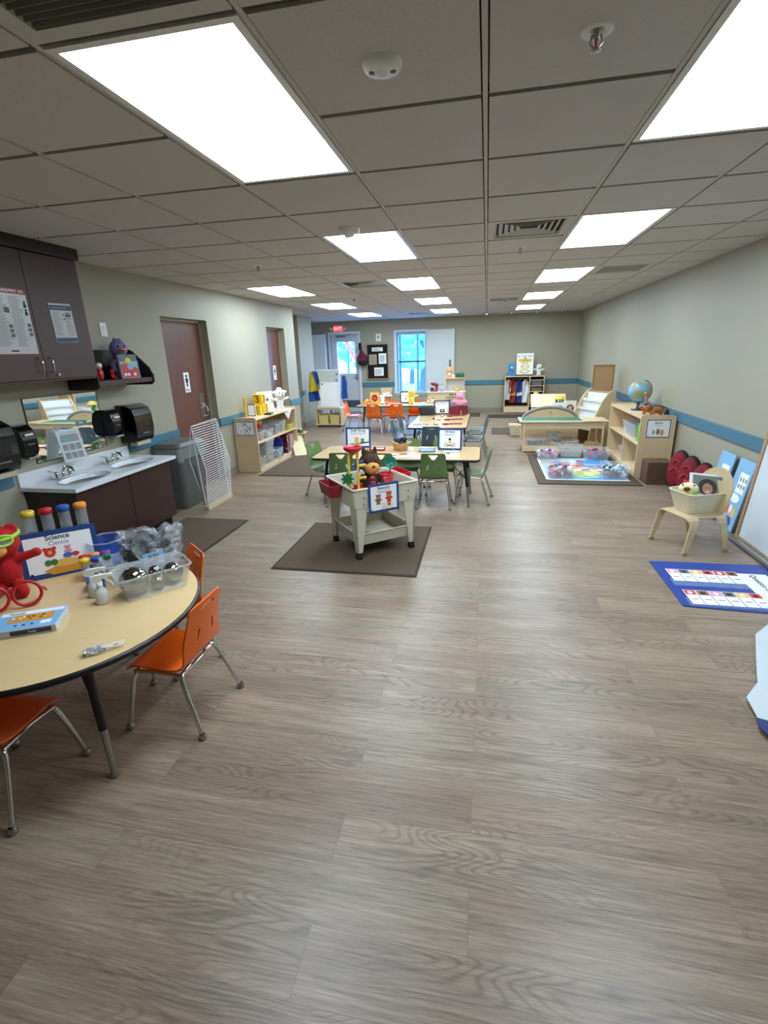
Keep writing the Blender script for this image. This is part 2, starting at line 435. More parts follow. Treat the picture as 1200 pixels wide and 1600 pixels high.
# restroom doors in their recesses
def rest_door(n, y0, y1, sign, sy):
    d = G(); d.b2((XL - .15, y0 + .03, 0), (XL - .11, y1 - .03, 2.02), WALNUTV); o = d.obj('door_%d' % n); o['kind'] = 'structure'
    f = G(TR(0, 0, 0))
    FR = M('door_frame_tan', 'a59b86', .5)
    f.b2((XL - .139, y0, 0), (XL - .09, y0 + .03, 2.05), FR); f.b2((XL - .139, y1 - .03, 0), (XL - .09, y1, 2.05), FR); f.b2((XL - .139, y0, 2.02), (XL - .09, y1, 2.05), FR)
    f.obj('door_frame', o)
    if n == 1:
        h = G(); h.b2((XL - .11, 5.86, .86), (XL - .104, 5.96, 1.17), STEEL, .002)
        h.tube([(XL - .104, 5.91, 1.03), (XL - .06, 5.91, 1.03), (XL - .05, 5.90, 1.03), (XL - .05, 5.83, 1.02)], .009, CHROME)
        h.tube([(XL - .104, 5.93, .99), (XL - .055, 5.93, .99), (XL - .055, 5.93, .88), (XL - .104, 5.93, .88)], .007, CHROME)
        h.obj('door_handle', o)
    s = G(facing_px(XL - .109, sy, 1.32))
    s.box((0, 0, 0), (.125, .25, .003), PAPER)
    s.rect(-.062, -.125, .062, .125, INK, None, .0016); s.rect(-.056, -.119, .056, .119, PAPER, None, .0018)
    s.disc(0, .075, .02, INK, None, .0022); s.prism([(-.03, .05), (.03, .05), (.026, .0), (.014, .0), (.014, -.05), (-.014, -.05), (-.014, 0), (-.026, 0)][::-1], .0006, INK, TR(0, 0, .0018))
    s.text(sign, .04, INK, TR(0, -.088, .0024), True, .1)
    s.obj('restroom_sign', o)
rest_door(1, 5.14, 6.09, 'Boys', 5.64); rest_door(2, 7.89, 8.64, 'Girls', 8.33)

# exit door, its frame and the window
FRW = M('white_painted_frame', 'd9dde0', .4)
d = G(); yb = YB + .03
def ring(g_, x0, x1, z0, z1, hx0, hx1, hz0, hz1, y0, y1, m):
    g_.b2((x0, y0, z0), (hx0, y1, z1), m); g_.b2((hx1, y0, z0), (x1, y1, z1), m)
    g_.b2((hx0, y0, z0), (hx1, y1, hz0), m); g_.b2((hx0, y0, hz1), (hx1, y1, z1), m)
DOORC = M('pale_grey_door_paint', 'c3c8cc', .4)
ring(d, DX0, DX1, .01, DZ, -4.06, -3.55, 1.07, 1.90, yb, yb + .045, DOORC)
o = d.obj('door_3'); o['kind'] = 'structure'
k = G(); k.b2((DX0 + .1, yb - .012, .14), (DX1 - .02, yb, .34), M('kick_plate', '5f6f80', .35, .6)); k.obj('kick_plate', o)
k = G(); k.b2((-4.06, yb + .02, 1.07), (-3.55, yb + .026, 1.90), GLASS); k.obj('pane', o)
k = G(); k.cyl((-3.52, yb, .97), (-3.52, yb - .05, .97), .02, STEEL); k.tube([(-3.52, yb - .05, .97), (-3.62, yb - .05, .97)], .01, STEEL); k.b2((-3.55, yb - .006, .88), (-3.49, yb, 1.04), STEEL); k.obj('door_handle', o)
k = G(); k.b2((-4.05, yb - .05, 2.02), (-3.8, yb, 2.07), STEEL, .005); k.tube([(-3.85, yb - .04, 2.06), (-3.6, yb - .1, 2.08), (-3.72, yb - .02, 2.1)], .008, STEEL); k.obj('door_closer', o)
f = G(); ring(f, DX0 - .06, DX1 + .06, 0, DZ + .06, DX0, DX1, 0, DZ, YB - .02, YB + .12, FRW); f = f.obj('door_frame'); f.parent = o
w = G(); ring(w, WX0 - .07, WX1 + .07, WZ0 - .09, WZ1 + .06, WX0, WX1, WZ0, WZ1, YB - .025, YB + .12, M('window_frame_blue_white', 'cfdbe4', .4))
w.b2((WX0 - .09, YB - .06, WZ0 - .03), (WX1 + .09, YB - .02, WZ0), FRW)
o = w.obj('window_1'); o['kind'] = 'structure'
k = G(); ring(k, WX0, WX1, WZ0, WZ1, WX0 + .04, WX1 - .03, WZ0 + .03, WZ1 - .07, YB + .06, YB + .09, M('window_sash', 'a9c9dc', .4)); k.b2((WX0 + .04, YB + .05, 1.32), (WX1 - .03, YB + .09, 1.36), M('dark_sash_bar', '26384a', .4)); k.obj('sash', o)
k = G(); k.b2((WX0 + .04, YB + .07, WZ0 + .03), (WX1 - .03, YB + .076, WZ1 - .07), GLASS); k.obj('pane', o)

# outdoors seen through the glass
GR = M('playground_surface', '8fb8d0', .8, var=.15, scale=2)
g = G(); g.b2((-25, YB + .2, -.12), (20, 45, -.06), GR); struct('ground', g)
LEAF = M('hedge_leaves', '6fc0c0', .8, var=.5, scale=5, bump=.8)
def tree(x, y, h, r, lab):
    t = thing('tree', lab, 'tree', (x, y, -.06))
    k = G(); k.tube([(0, 0, 0), (.05, 0, h * .3), (-.05, .05, h * .6)], [.14, .10, .07], M('tree_bark', '2d4250', .9)); k.obj('trunk', t)
    rnd = random.Random(int(x * 10)); k = G()
    for i in range(150):
        a = rnd.uniform(0, 6.28); q = rnd.uniform(0, 1) ** .5 * r; z = h * .62 + rnd.uniform(-.36, .4) * h
        L_ = rnd.uniform(.12, .3)
        k.ell((q * math.cos(a), q * math.sin(a), z), (L_, L_, L_ * .6), LEAF, 6, 4)
    k.obj('crown', t)
tree(-6.1, 24, 4.2, 1.5, 'blue green leafy tree outside, seen through the exit door glass')
tree(-2.6, 21, 4.0, 1.5, 'blue green leafy tree outside, left part of the window')
tree(-3.9, 27, 5.0, 2.1, 'large leafy tree outside behind the playground posts')
t = thing('playground_slide', 'red playground slide with rungs outside the exit door glass', 'slide', (-4.35, 17.2, 0))
k = G(); RS = M('red_slide_plastic', 'e8434a', .5)
for s in (-.16, .16): k.tube([(-.45 + s, 0, 2.3), (.35 + s, -.1, .9), (.6 + s, -.1, .3)], .05, RS)
for i in range(9): k.box((-.40 + i * .105, -.03, 2.2 - i * .19), (.30, .1, .05), RS)
k.obj('slide_chute', t)
k = G(); k.cyl((-.45, .3, -.06), (-.45, .3, 2.5), .05, M('post_blue', '2f6fb0', .5)); k.obj('support_post', t)
k = G(); k.cyl((.5, .35, -.06), (.5, .35, 2.5), .05, MATS['post_blue']); k.obj('support_post', t)
for i, (x, y) in enumerate(((-2.85, 17.0), (-2.45, 18.5))):
    k = G(); k.cyl((0, 0, 0), (0, 0, 2.3), .05, M('dark_post', '173a55', .6)); k.ell((0, 0, 2.3), .07, MATS['dark_post'])
    o = k.obj('fence_post'); place(o, (x, y, -.06)); tag(o, ['dark blue post outside, nearest the window', 'dark blue post outside, further back from the window'][i], 'post')
t = thing('shade_canopy', 'grey sloping canopy roof with white skylights outside the window', 'canopy', (-2.4, 15.7, 0))
k = G(); k.prism([(-1.5, 2.05), (2.2, 2.05), (2.2, 2.9), (-1.5, 2.9)], .06, M('canopy_sheet', '9fb1b8', .5), TR(0, 0, 0, 78)); 
k = G(); k.box((.3, .3, 2.55), (4.0, 1.6, .06), MATS['canopy_sheet'] if 'canopy_sheet' in MATS else WHITE, 0, TR(0, 0, 0)); k.obj('roof', t)
k = G()
for x in (.05, .7): k.box((x, .3, 2.51), (.3, 1.2, .03), WHITE, 0)
k.obj('skylight', t)
for x in (-1.6, 2.2): k = G(); k.cyl((x, .9, -.06), (x, .9, 2.53), .05, MATS['post_blue']); k.obj('post', t)

# ================================================================ CEILING FIXTURES
EMIT = M('lit_diffuser', 'e0f2ff', .5, emit=PANEL_STRENGTH)
proto = None
rowname = {-5: 'behind the viewer', -1: 'nearest', 3: 'second nearest', 7: 'third', 11: 'fourth', 15: 'farthest'}
side = {-2: 'left centre row', 1: 'right centre row', -5: 'leftmost short row'}
for c, r in LIGHTS:
    loc = (TX + (c + .5) * TS, TY + (r + 1) * TS, CZ)
    word = rowname[r] if c != -5 else {7: 'nearest', 11: 'middle', 15: 'farthest'}[r]
    lab = 'white rectangular lit ceiling panel, %s of the %s' % (word, side[c])
    if proto is None:
        proto = thing('ceiling_light', lab, 'light', loc, 0, 'lit ceiling panels')
        k = G(); w2, h2 = TS / 2 - .012, TS - .012
        ring2 = [(-w2, -h2, -w2 + .025, h2), (w2 - .025, -h2, w2, h2), (-w2 + .025, -h2, w2 - .025, -h2 + .025), (-w2 + .025, h2 - .025, w2 - .025, h2)]
        for a, b, e, f_ in ring2: k.b2((a, b, -.003), (e, f_, .03), WHITE)
        k.obj('frame', proto)
        k = G(); k.b2((-w2 + .025, -h2 + .025, .002), (w2 - .025, h2 - .025, .006), EMIT); k.obj('diffuser', proto)
    else: clone(proto, loc, 0, lab)
def vent(name, lab, c, r, kind, nx=1, loc=None):
    x, y = TX + (c + nx / 2) * TS, TY + (r + .5) * TS
    t = thing(name, lab, 'air vent', (x, y, CZ))
    w2, h2 = nx * TS / 2 - .012, TS / 2 - .012
    k = G(); F = M('vent_white', 'c9c6bd', .5); D = M('vent_dark_inside', '2e2d2b', .8)
    k.b2((-w2, -h2, -.003), (-w2 + .05, h2, .01), F); k.b2((w2 - .05, -h2, -.003), (w2, h2, .01), F)
    k.b2((-w2 + .05, -h2, -.003), (w2 - .05, -h2 + .05, .01), F); k.b2((-w2 + .05, h2 - .05, -.003), (w2 - .05, h2, .01), F); k.obj('frame', t)
    k = G(); k.b2((-w2 + .03, -h2 + .03, .022), (w2 - .03, h2 - .03, .029), D); k.obj('backing', t)
    k = G()
    if kind == 'ring':
        for i in range(5):
            a, b = w2 - .05 - i * .042, h2 - .05 - i * .042
            if b < .02: break
            for (q, e, ln, rot) in ((0, -b, a, 0), (0, b, a, 0), (-a, 0, b, 90), (a, 0, b, 90)):
                tl = 35 if (e < 0 or q > 0) else -35
                k.box((0, 0, 0), (2 * ln, .03, .002), F, 0, TR(q, e, .008, 0, 0, rot) @ rotm(tl if rot == 0 else -tl))
    elif kind == 'bar':
        n = 20
        for i in range(n):
            k.box((0, 0, 0), (2 * w2 - .09, .003, .014), M('vent_grey', '8b8983', .5), 0, TR(0, -h2 + .06 + i * (2 * h2 - .12) / (n - 1), .006, 20))
    else:
        k.b2((-w2 + .05, -h2 + .05, .0), (w2 - .05, h2 - .05, .004), M('return_panel', '8f8b83', .7, var=.1, scale=120))
    k.obj('louvres', t)
vent('ceiling_vent', 'square louvred air diffuser beside the right second light panel', 0, 3, 'ring')
vent('ceiling_vent', 'square louvred air diffuser left of the third light panel', -3, 7, 'ring')
vent('ceiling_vent', 'small far air diffuser near the back wall, above the exit door', -3, 16, 'ring')
vent('return_grille', 'dark slatted return air grille at the top left, beside the nearest panel', -3, -2, 'bar', 1)
vent('return_grille', 'dark slatted return air grille directly above the nearest left light panel', -2, -2, 'bar', 1)
vent('return_grille', 'flat grey perforated return panel near the right wall', 2, 7, 'flat', 1)
vent('return_grille', 'flat grey perforated return panel in the middle far ceiling', 0, 12, 'flat', 1)
t = thing('occupancy_sensor', 'round white ceiling sensor with small lens, near the top centre', 'sensor', (TX - .5 * TS, TY - .47 * TS, CZ - .004))
k = G(); k.lathe([(0, -.022), (.03, -.022), (.055, -.016), (.062, 0)], WHITE, 28); k.obj('housing', t)
k = G(); k.ell((0, 0, -.02), (.016, .016, .012), CLEAR2); k.obj('lens', t)
for s in (-.032, .032): k = G(); k.lathe([(0, -.0235), (.009, -.0232), (.009, -.018)], GREYP, 12, c=(s, .004 * (1 if s > 0 else -1), 0)); k.obj('sensor_eye', t)
t = thing('smoke_detector', 'white domed smoke detector with wire guard beside the second left panel', 'smoke detector', (TX - 1.54 * TS, TY + 2.73 * TS, CZ - .004))
k = G(); k.lathe([(0, -.05), (.03, -.05), (.04, -.035), (.07, -.03), (.075, 0)], WHITE, 24); k.obj('housing', t)
k = G()
for a in range(3):
    A = a * 2.09; k.tube([(.06 * math.cos(A), .06 * math.sin(A), -.03), (.055 * math.cos(A), .055 * math.sin(A), -.055), (.02 * math.cos(A), .02 * math.sin(A), -.062)], .003, WHITE, 6)
k.tube([(.022 * math.cos(i), .022 * math.sin(i), -.062) for i in range(6)], .003, WHITE, 6, True); k.obj('guard', t)
spr = None
for px, py, lab in ((.5, -.48, 'sprinkler head in the near ceiling, right of the sensor'), (.48, 4.63, 'sprinkler head behind the right air diffuser'),
                    (-3.55, 4.62, 'sprinkler head in the left ceiling before the leftmost row of lights'), (.54, 12.43, 'sprinkler head in the far middle ceiling'), (-3.36, 9.92, 'sprinkler head between the left rows of lights')):
    loc = (TX + px * TS, TY + py * TS, CZ - .004)
    if spr is None:
        spr = thing('sprinkler_head', lab, 'sprinkler', loc)
        k = G(); k.lathe([(.018, .001), (.03, -.006), (.042, -.004), (.045, 0)], WHITE, 24); k.obj('escutcheon', spr)
        k = G(); k.cyl((0, 0, 0), (0, 0, -.02), .012, STEEL, .008); k.tube([(-.012, 0, -.01), (-.016, 0, -.03), (0, 0, -.046)], .003, STEEL, 6); k.tube([(.012, 0, -.01), (.016, 0, -.03), (0, 0, -.046)], .003, STEEL, 6)
        k.cyl((0, 0, -.02), (0, 0, -.044), .003, RED, n=6); k.lathe([(0, -.05), (.015, -.048), (.015, -.045), (0, -.045)], STEEL, 14); k.obj('nozzle', spr)
    else: clone(spr, loc, 0, lab)
t = thing('exit_sign', 'red lit EXIT sign with two white lamp heads above the exit door', 'sign', (-3.98, YB - .03, 2.24))
k = G(); k.box((0, 0, 0), (.27, .05, .17), WHITE, .006); k.obj('housing', t)
k = G(); k.rect(-.12, -.07, .12, .07, M('red_sign_face', 'e03040', .5, emit=1.0), facing_ny(0, -.0255, 0)); k.text('EXIT', .125, M('lit_exit_letters', 'ff9aa0', .5, emit=3.0, ec='ff6a70'), facing_ny(0, -.0262, 0), True, .21); k.obj('sign_face', t)
for s in (-1, 1):
    k = G(); k.cyl((s * .135, 0, -.0), (s * .17, -.01, .0), .01, WHITE); k.cyl((s * .19, .02, 0), (s * .19, -.045, 0), .032, WHITE, .038, 16); k.disc(0, 0, .03, CLEAR2, facing_ny(s * .19, -.046, 0)); k.obj('lamp_head', t)
# ================================================================ LEFT WALL
# wall cabinet (world axes inside, base at wall)
FX = -3.17
def door_part(t, y0, y1, hy, lab=None, lock=False):
    k = G(); k.b2((FX - .018, y0 + .002, 1.485), (FX, y1 - .002, 2.345), WALNUT, .002); d = k.obj('door', t)
    k = G(); k.tube([(FX, hy, 1.53), (FX + .03, hy, 1.54), (FX + .034, hy, 1.585), (FX + .03, hy, 1.63), (FX, hy, 1.64)], .0055, CHROME, 8, sub=1); k.obj('handle', d)
    if lock: k = G(); k.cyl((FX, hy + .055, 1.515), (FX + .012, hy + .055, 1.515), .011, CHROME, n=16); k.obj('lock', d)
t = thing('wall_cabinet', 'dark walnut wall cabinet with the tall red-topped poster, mostly at the left frame edge', 'cabinet', (0, 0, 0), 0, 'wall cabinets over the sink')
k = G(); k.b2((XL + .001, 2.18, 1.47), (FX - .02, 3.68, 2.42), WALNUT); k.obj('body', t)
k = G(); k.b2((XL + .001, 2.17, 2.35), (FX + .02, 3.70, CZ - .002), DARKCAB, .004); k.obj('crown', t)
door_part(t, 2.20, 2.69, 2.65); door_part(t, 2.69, 3.18, 3.135); door_part(t, 3.18, 3.68, 3.225, lock=True)
t['label'] = 'dark walnut wall cabinet above the sink with posters on its doors'; t['group'] = ''; del t['group']
# posters on the doors
GL = M('laminated_paper', 'c3c6c6', .18, spec=.6)
def poster(name, lab, T, w, h, fn, cat='poster', th=.002, base=None, parent=None):
    t = G(T); t.box((0, 0, 0), (w, h, th), base or PAPER); fn(t, th / 2 + .0006)
    o = t.obj(name, parent)
    if parent is None: tag(o, lab, cat)
    return o
def lines(t, x0, x1, y0, y1, n, z, m=GREYINK, rnd=random.Random(3)):
    for i in range(n):
        y = y1 - (y1 - y0) * (i + .5) / n; e = x1 - (x1 - x0) * rnd.uniform(0, .35)
        t.rect(x0, y - (y1 - y0) / n * .22, e, y + (y1 - y0) / n * .22, m, None, z)
def p1(t, z):
    t.rect(-.155, .18, .155, .215, M('poster_red', 'a52a30', .4), None, z)
    t.text('CHOKING/FIRST AID', .026, PAPER, TR(.02, .197, z + .0005), True, .27)
    lines(t, -.145, -.01, -.16, .165, 30, z); lines(t, .01, .11, -.16, .165, 30, z)
    for y in (.13, .08): t.disc(.13, y, .009, INK, None, z + .0005); t.rect(.118, y - .035, .14, y - .01, INK, None, z + .0005)
    for y in (.055, ): t.rect(-.04, y, .0, y + .035, GREYP, None, z + .0005)
    for y in (-.09, -.06, -.03): t.rect(.115, y, .145, y + .022, GREYP, None, z + .0005); t.rect(-.03, y - .01, 0, y + .012, GREYP, None, z + .0005)
    t.rect(-.155, -.215, .155, -.209, MATS['poster_red'], None, z)
    t.rect(-.06, -.195, .0, -.185, INK, None, z + .0005)
poster('safety_poster', 'large laminated first aid poster with red header on the left cabinet door', TR(FX + .002, 2.995, 1.875) @ rotm(0, 0, 90) @ rotm(90), .31, .43, p1, base=GL)
def p2(t, z):
    NB = M('dark_blue_print', '26365e', .4)
    t.rect(-.1, .09, .1, .125, NB, None, z); t.rect(-.1, -.135, .1, -.105, NB, None, z)
    t.rect(-.085, .104, .06, .111, GREYINK, None, z + .0005)
    lines(t, -.09, -.01, -.09, .08, 17, z); lines(t, .02, .095, -.09, .06, 15, z)
    for y in (.06, .03): t.disc(.012, y, .006, INK, None, z + .0005)
    t.rect(.03, .045, .08, .075, GREYINK, None, z)
poster('instruction_sheet', 'smaller laminated sheet with dark blue bands on the right cabinet door', TR(FX + .002, 3.435, 1.885) @ rotm(0, 0, 90) @ rotm(90) @ rotm(0, 0, 1.5), .205, .275, p2, base=GL)
# open shelf
t = thing('wall_shelf', 'dark walnut open wall shelf with slanted sides right of the cabinet', 'shelf', (0, 0, 0))
def slant(k, y0, y1):
    p = [(XL + .001, 1.37), (XL + .28, 1.37), (XL + .31, 1.40), (XL + .31, 1.47), (XL + .285, 1.52), (XL + .12, 1.68), (XL + .09, 1.70), (XL + .001, 1.70)]
    k.prism(p, y1 - y0, DARKCAB, Matrix.Translation((0, y1, 0)) @ rotm(90))
k = G(); slant(k, 3.702, 3.72); k.obj('side_panel', t); k = G(); slant(k, 4.43, 4.45); k.obj('side_panel', t)
k = G(); k.b2((XL + .001, 3.72, 1.40), (XL + .30, 4.43, 1.44), WALNUT); k.obj('shelf_board', t)
k = G(); k.b2((XL + .001, 3.72, 1.44), (XL + .012, 4.43, 1.70), DARKCAB); k.obj('back_panel', t)
t = thing('light_switch', 'white double light switch plate on the left wall above the shelf', 'switch', (XL, 4.25, 1.88))
k = G(); k.box((.004, 0, 0), (.007, .085, .12), WHITE, .002); k.obj('plate', t); k = G(); k.box((.009, 0, 0), (.006, .034, .066), WHITE, .001, TR(0, 0, 0, 0, 4)); k.obj('rocker', t)

# plush toy kit -------------------------------------------------
def plush(name, lab, cat, loc, rz, h, body, muzzle=None, belly=None, ears='round', earm=None, eyes=INK, sit=True, arms='down', cloth=None, head=.25, extra=None, vox=.010, nosem=INK, hair=None, msc=1.0):
    """a soft toy h tall, facing local -Y"""
    t = thing(name, lab, cat, loc, rz)
    k = G(); H = h; hr = head * H; hz = H - hr * 1.0
    k.ell((0, 0, .33 * H), (.19 * H, .16 * H, .25 * H), body)
    k.ell((0, 0, hz), (hr * 1.05, hr * .95, hr), body)
    k.cyl((0, 0, .45 * H), (0, 0, hz), .11 * H, body)
    for s in (-1, 1):
        if arms == 'down': k.tube([(s * .15 * H, -.02 * H, .47 * H), (s * .25 * H, -.06 * H, .36 * H), (s * .26 * H, -.13 * H, .26 * H)], [.075 * H, .065 * H, .06 * H], body, 10); k.ell((s * .26 * H, -.14 * H, .25 * H), .066 * H, body)
        else: k.tube([(s * .13 * H, 0, .48 * H), (s * .27 * H, -.03 * H, .52 * H), (s * .40 * H, -.05 * H, .55 * H)], [.075 * H, .065 * H, .06 * H], body, 10); k.ell((s * .41 * H, -.05 * H, .555 * H), .066 * H, body)
        if sit: k.tube([(s * .10 * H, -.04 * H, .12 * H), (s * .16 * H, -.2 * H, .09 * H), (s * .19 * H, -.30 * H, .09 * H)], .085 * H, body, 10); k.ell((s * .19 * H, -.32 * H, .105 * H), (.085 * H, .07 * H, .1 * H), body)
        else: k.tube([(s * .09 * H, 0, .25 * H), (s * .10 * H, -.01 * H, .12 * H), (s * .11 * H, -.02 * H, .05 * H)], .085 * H, body, 10); k.ell((s * .11 * H, -.05 * H, .05 * H), (.085 * H, .11 * H, .05 * H), body)
    if ears == 'round':
        for s in (-1, 1): k.ell((s * hr * .75, 0, hz + hr * .75), (hr * .35, hr * .18, hr * .35), body)
    elif ears == 'tall':
        for s in (-1, 1): k.ell((s * hr * .55, 0, hz + hr * 1.05), (hr * .22, hr * .16, hr * .5), body)
    elif ears == 'side':
        for s in (-1, 1): k.ell((s * hr * 1.1, 0, hz + hr * .35), (hr * .5, hr * .15, hr * .28), body)
    k.obj('body', t, remesh(max(.0035, H * .022)))
    mm = muzzle or body
    if muzzle and muzzle != 'beak':
        m_ = G(); m_.ell((0, -hr * .85, hz - hr * .25 * msc), (hr * .5 * msc, hr * .42 * msc, hr * .38 * msc), muzzle); m_.obj('muzzle', t)
        m_ = G(); m_.ell((0, -hr * (.85 + .41 * msc), hz - hr * .12), (hr * .17, hr * .1, hr * .12), nosem); m_.obj('nose', t)
    if muzzle == 'beak':
        m_ = G(); m_.ell((0, -hr * 1.1, hz - hr * .15), (hr * .42, hr * .5, hr * .2), ORG2); m_.obj('beak', t)
    for s in (-1, 1):
        e = G(); e.ell((s * hr * .38, -hr * .86, hz + hr * .22), (hr * .11, hr * .08, hr * .14), eyes); e.obj('eye', t)
    if belly:
        b = G(); b.ell((0, -.06 * H, .33 * H), (.15 * H, .125 * H, .2 * H), belly); b.obj('belly', t)
    if ears == 'droop':
        for s in (-1, 1):
            b = G(); b.ell((s * hr * 1.0, hr * .1, hz - hr * .05), (hr * .22, hr * .35, hr * .6), earm or body); b.obj('ear', t)
    if hair:
        b = G()
        for i in range(7): b.ell((hr * .28 * math.sin(i * 2.1), hr * .1 * math.cos(i), hz + hr * (.85 + .06 * (i % 3))), hr * .28, hair, 8, 6)
        b.obj('tuft', t)
    if extra: extra(t, H, hr, hz)
    return t
def fuzz(n, c): return M('plush_' + n, c, .95, var=.18, scale=60, bump=.6)
FZ = {n: fuzz(n, c) for n, c in dict(lav='7d74a8', red='b3181c', brown='4a3324', white='e9e6de', yellow='ead66a', pink='f0a0bd', orange='ee9d67', blue='2f8fd0', cream='efe3b0', greenf='2f7a3a', tan='d79a55', peach='e6b478').items()}
plush('plush_duck', 'lavender plush duck with orange bill standing behind the book on the wall shelf', 'soft toy', (-3.37, 4.23, 1.44), 62, .345, FZ['lav'], 'beak', ears=None, hair=FZ['lav'], sit=False, head=.22)
def bookcover(t, z):
    t.rect(-.085, .045, .085, .105, M('book_green', '4d6a5a', .4), None, z); t.rect(-.085, -.105, .085, .045, M('book_sky', '8fb0b8', .4), None, z)
    t.prism([(-.08, -.1), (.08, -.1), (.08, -.02), (.03, .0), (-.02, .03), (-.08, .02)], .0006, RED, TR(0, 0, z)); t.disc(.0, .05, .028, YEL, None, z + .001); t.disc(.01, -.0, .03, SKYB, None, z + .001)
    for x in (-.05, -.02, .04): t.disc(x, -.07, .014, PAPER, None, z + .001)
t = thing('picture_book', 'picture book with red and green cover standing on the wall shelf', 'book', (-3.235, 4.15, 1.441), 68)
poster('cover', '', TR(0, -.012, .107, 90 - 6), .17, .21, bookcover, parent=t, th=.003)
k = G(TR(0, 0, .107, 90 - 6)); k.box((0, 0, -.009 + .0), (.166, .205, .016), M('book_pages', 'e8e2d0', .8)); k.obj('pages', t)
t = thing('small_figure', 'small red and white toy figure on the wall shelf against the cabinet side', 'toy', (-3.25, 3.80, 1.441), 90)
k = G(); k.ell((0, 0, .05), (.028, .025, .05), RED); k.ell((0, 0, .115), .024, M('doll_skin', 'd9a07c', .6)); k.obj('body', t); k = G(); k.lathe([(.026, .12), (.022, .14), (0, .15)], WHITE, 14); k.obj('cap', t)
plush('plush_bug', 'small dark red plush lying at the foot of the book on the wall shelf', 'soft toy', (-3.28, 3.98, 1.441), 90, .09, FZ['red'], None, ears='round')
o = G().box((0, 0, .08), (.02, .18, .16), M('blue_book', '2e4a78', .5), .002); o = o.obj('picture_book'); place(o, (-3.33, 4.36, 1.441), 8); tag(o, 'dark blue book leaning behind the plush duck on the wall shelf', 'book')

# mirror, dispensers, sign holder
t = thing('wall_mirror', 'rectangular wall mirror above the double sink', 'mirror', (XL, 3.61, 1.09))
k = G(); k.box((.004, 0, 0), (.006, .76, .50), MIRR); k.obj('glass', t)
k = G(); ring_pts = [(.006, -.385, -.255, .385, -.25), (.006, -.385, .25, .385, .255)]
for a, b, c_, d_2, e in ring_pts: k.b2((.001, b, c_), (.009, d_2, e), TRIM)
for y in (-.385, .38): k.b2((.001, y, -.255), (.009, y + .005, .255), TRIM)
k.obj('frame', t)
def towel(lab, y, z, w=.26, h=.36, dpt=.2):
    t = thing('towel_dispenser', lab, 'dispenser', (XL, y, z), 0, None)
    prof = [(0, 0), (dpt * .8, 0), (dpt * .93, .04), (dpt, .12), (dpt * .98, h * .72), (dpt * .85, h * .9), (dpt * .5, h), (0, h)]
    k = G(); k.prism(prof, w, M('smoked_black_plastic', '0a0b0e', .18, coat=.4), Matrix.Translation((.001, w / 2, 0)) @ rotm(90))
    k.obj('cover', t, lambda o: setattr(o.modifiers.new('b', 'BEVEL'), 'width', .012))
    k = G(); k.b2((dpt - .001, -.05, .075), (dpt + .003, .05, .088), GREYP, .001); k.text('Tork', .03, GREYP, facing_px(dpt + .002, .0, .12) , False, .05) if False else None; k.obj('badge', t)
    k = G(); k.b2((dpt * .35, -w * .38, -.035), (dpt * .8, w * .38, 0), M('paper_towel', 'c9b89c', .8), .002); k.obj('paper_towel', t)
    return t
towel('large black paper towel dispenser on the wall right of the mirror', 4.33, .83)
towel('large black paper towel dispenser at the left frame edge', 2.80, .86)
def soap(lab, y, z):
    t = thing('soap_dispenser', lab, 'dispenser', (XL, y, z))
    prof = [(0, 0), (.09, 0), (.115, .04), (.12, .13), (.10, .2), (.06, .235), (0, .24)]
    k = G(); k.prism(prof, .125, MATS['smoked_black_plastic'], Matrix.Translation((.001, .0625, 0)) @ rotm(90)); k.obj('cover', t, lambda o: setattr(o.modifiers.new('b', 'BEVEL'), 'width', .008))
    k = G(); k.b2((.06, -.05, -.02), (.125, .05, -.002), STEEL, .003); k.obj('push_bar', t)
    k = G(); k.b2((.117, -.035, .16), (.122, .035, .175), WHITE, .001); k.b2((.12, -.03, .09), (.124, .03, .10), GREYP); k.obj('label_strip', t)
soap('small black soap dispenser right of the mirror', 4.06, .93); soap('small black soap dispenser left of the mirror', 3.11, .92)
t = thing('sign_holder', 'clear acrylic holder with a handwashing picture chart on the sink backsplash', 'sign', (-3.41, 3.50, .80), 0)
def hw(s, z):
    TEAL = M('teal_print', '2f7d83', .5); SK = M('brick_print', 'a8574a', .5)
    s.text('Wash Your Hands', .02, INK, TR(0, .108, z + .0004), True, .14)
    s.rect(-.075, .03, .04, .092, TEAL, None, z); s.rect(.04, .03, .075, .092, SK, None, z)
    for y in (-.04, -.11):
        for i, x in enumerate((-.075, -.023, .029)): s.rect(x, y, x + .046, y + .055, [TEAL, SK, TEAL][i], None, z); s.disc(x + .023, y + .03, .015, [SK, TEAL, SK][i], None, z + .0004)
poster('chart', '', TR(.0, 0, .135) @ rotm(0, 0, 72) @ rotm(78), .185, .26, hw, parent=t)
k = G(TR(0, 0, .135) @ rotm(0, 0, 72) @ rotm(78)); k.box((0, 0, .003), (.2, .275, .002), CLEAR); k.box((0, -.0, -.012), (.2, .275, .004), CLEAR2); k.obj('holder', t)

# sink unit
t = thing('sink_cabinet', 'dark espresso sink cabinet under the white double basin counter', 'cabinet', (0, 0, 0))
k = G(); k.b2((XL + .001, 3.05, .09), (-3.06, 4.23, .655), DARKCAB); k.b2((XL + .001, 3.07, 0), (-3.10, 4.21, .09), BLACK); k.obj('body', t)
for y0, y1 in ((3.055, 3.64), (3.645, 4.225)):
    k = G(); k.b2((-3.06, y0, .10), (-3.042, y1, .645), M('espresso_door', '35211e', .3, var=.1, scale=5), .002); k.obj('door', t)
t = thing('sink_counter', 'white marble-look counter with two oval basins and backsplash', 'sink', (0, 0, 0))
CX0, CX1, CY0, CY1, CT = XL + .001, -3.0, 3.02, 4.29, .69
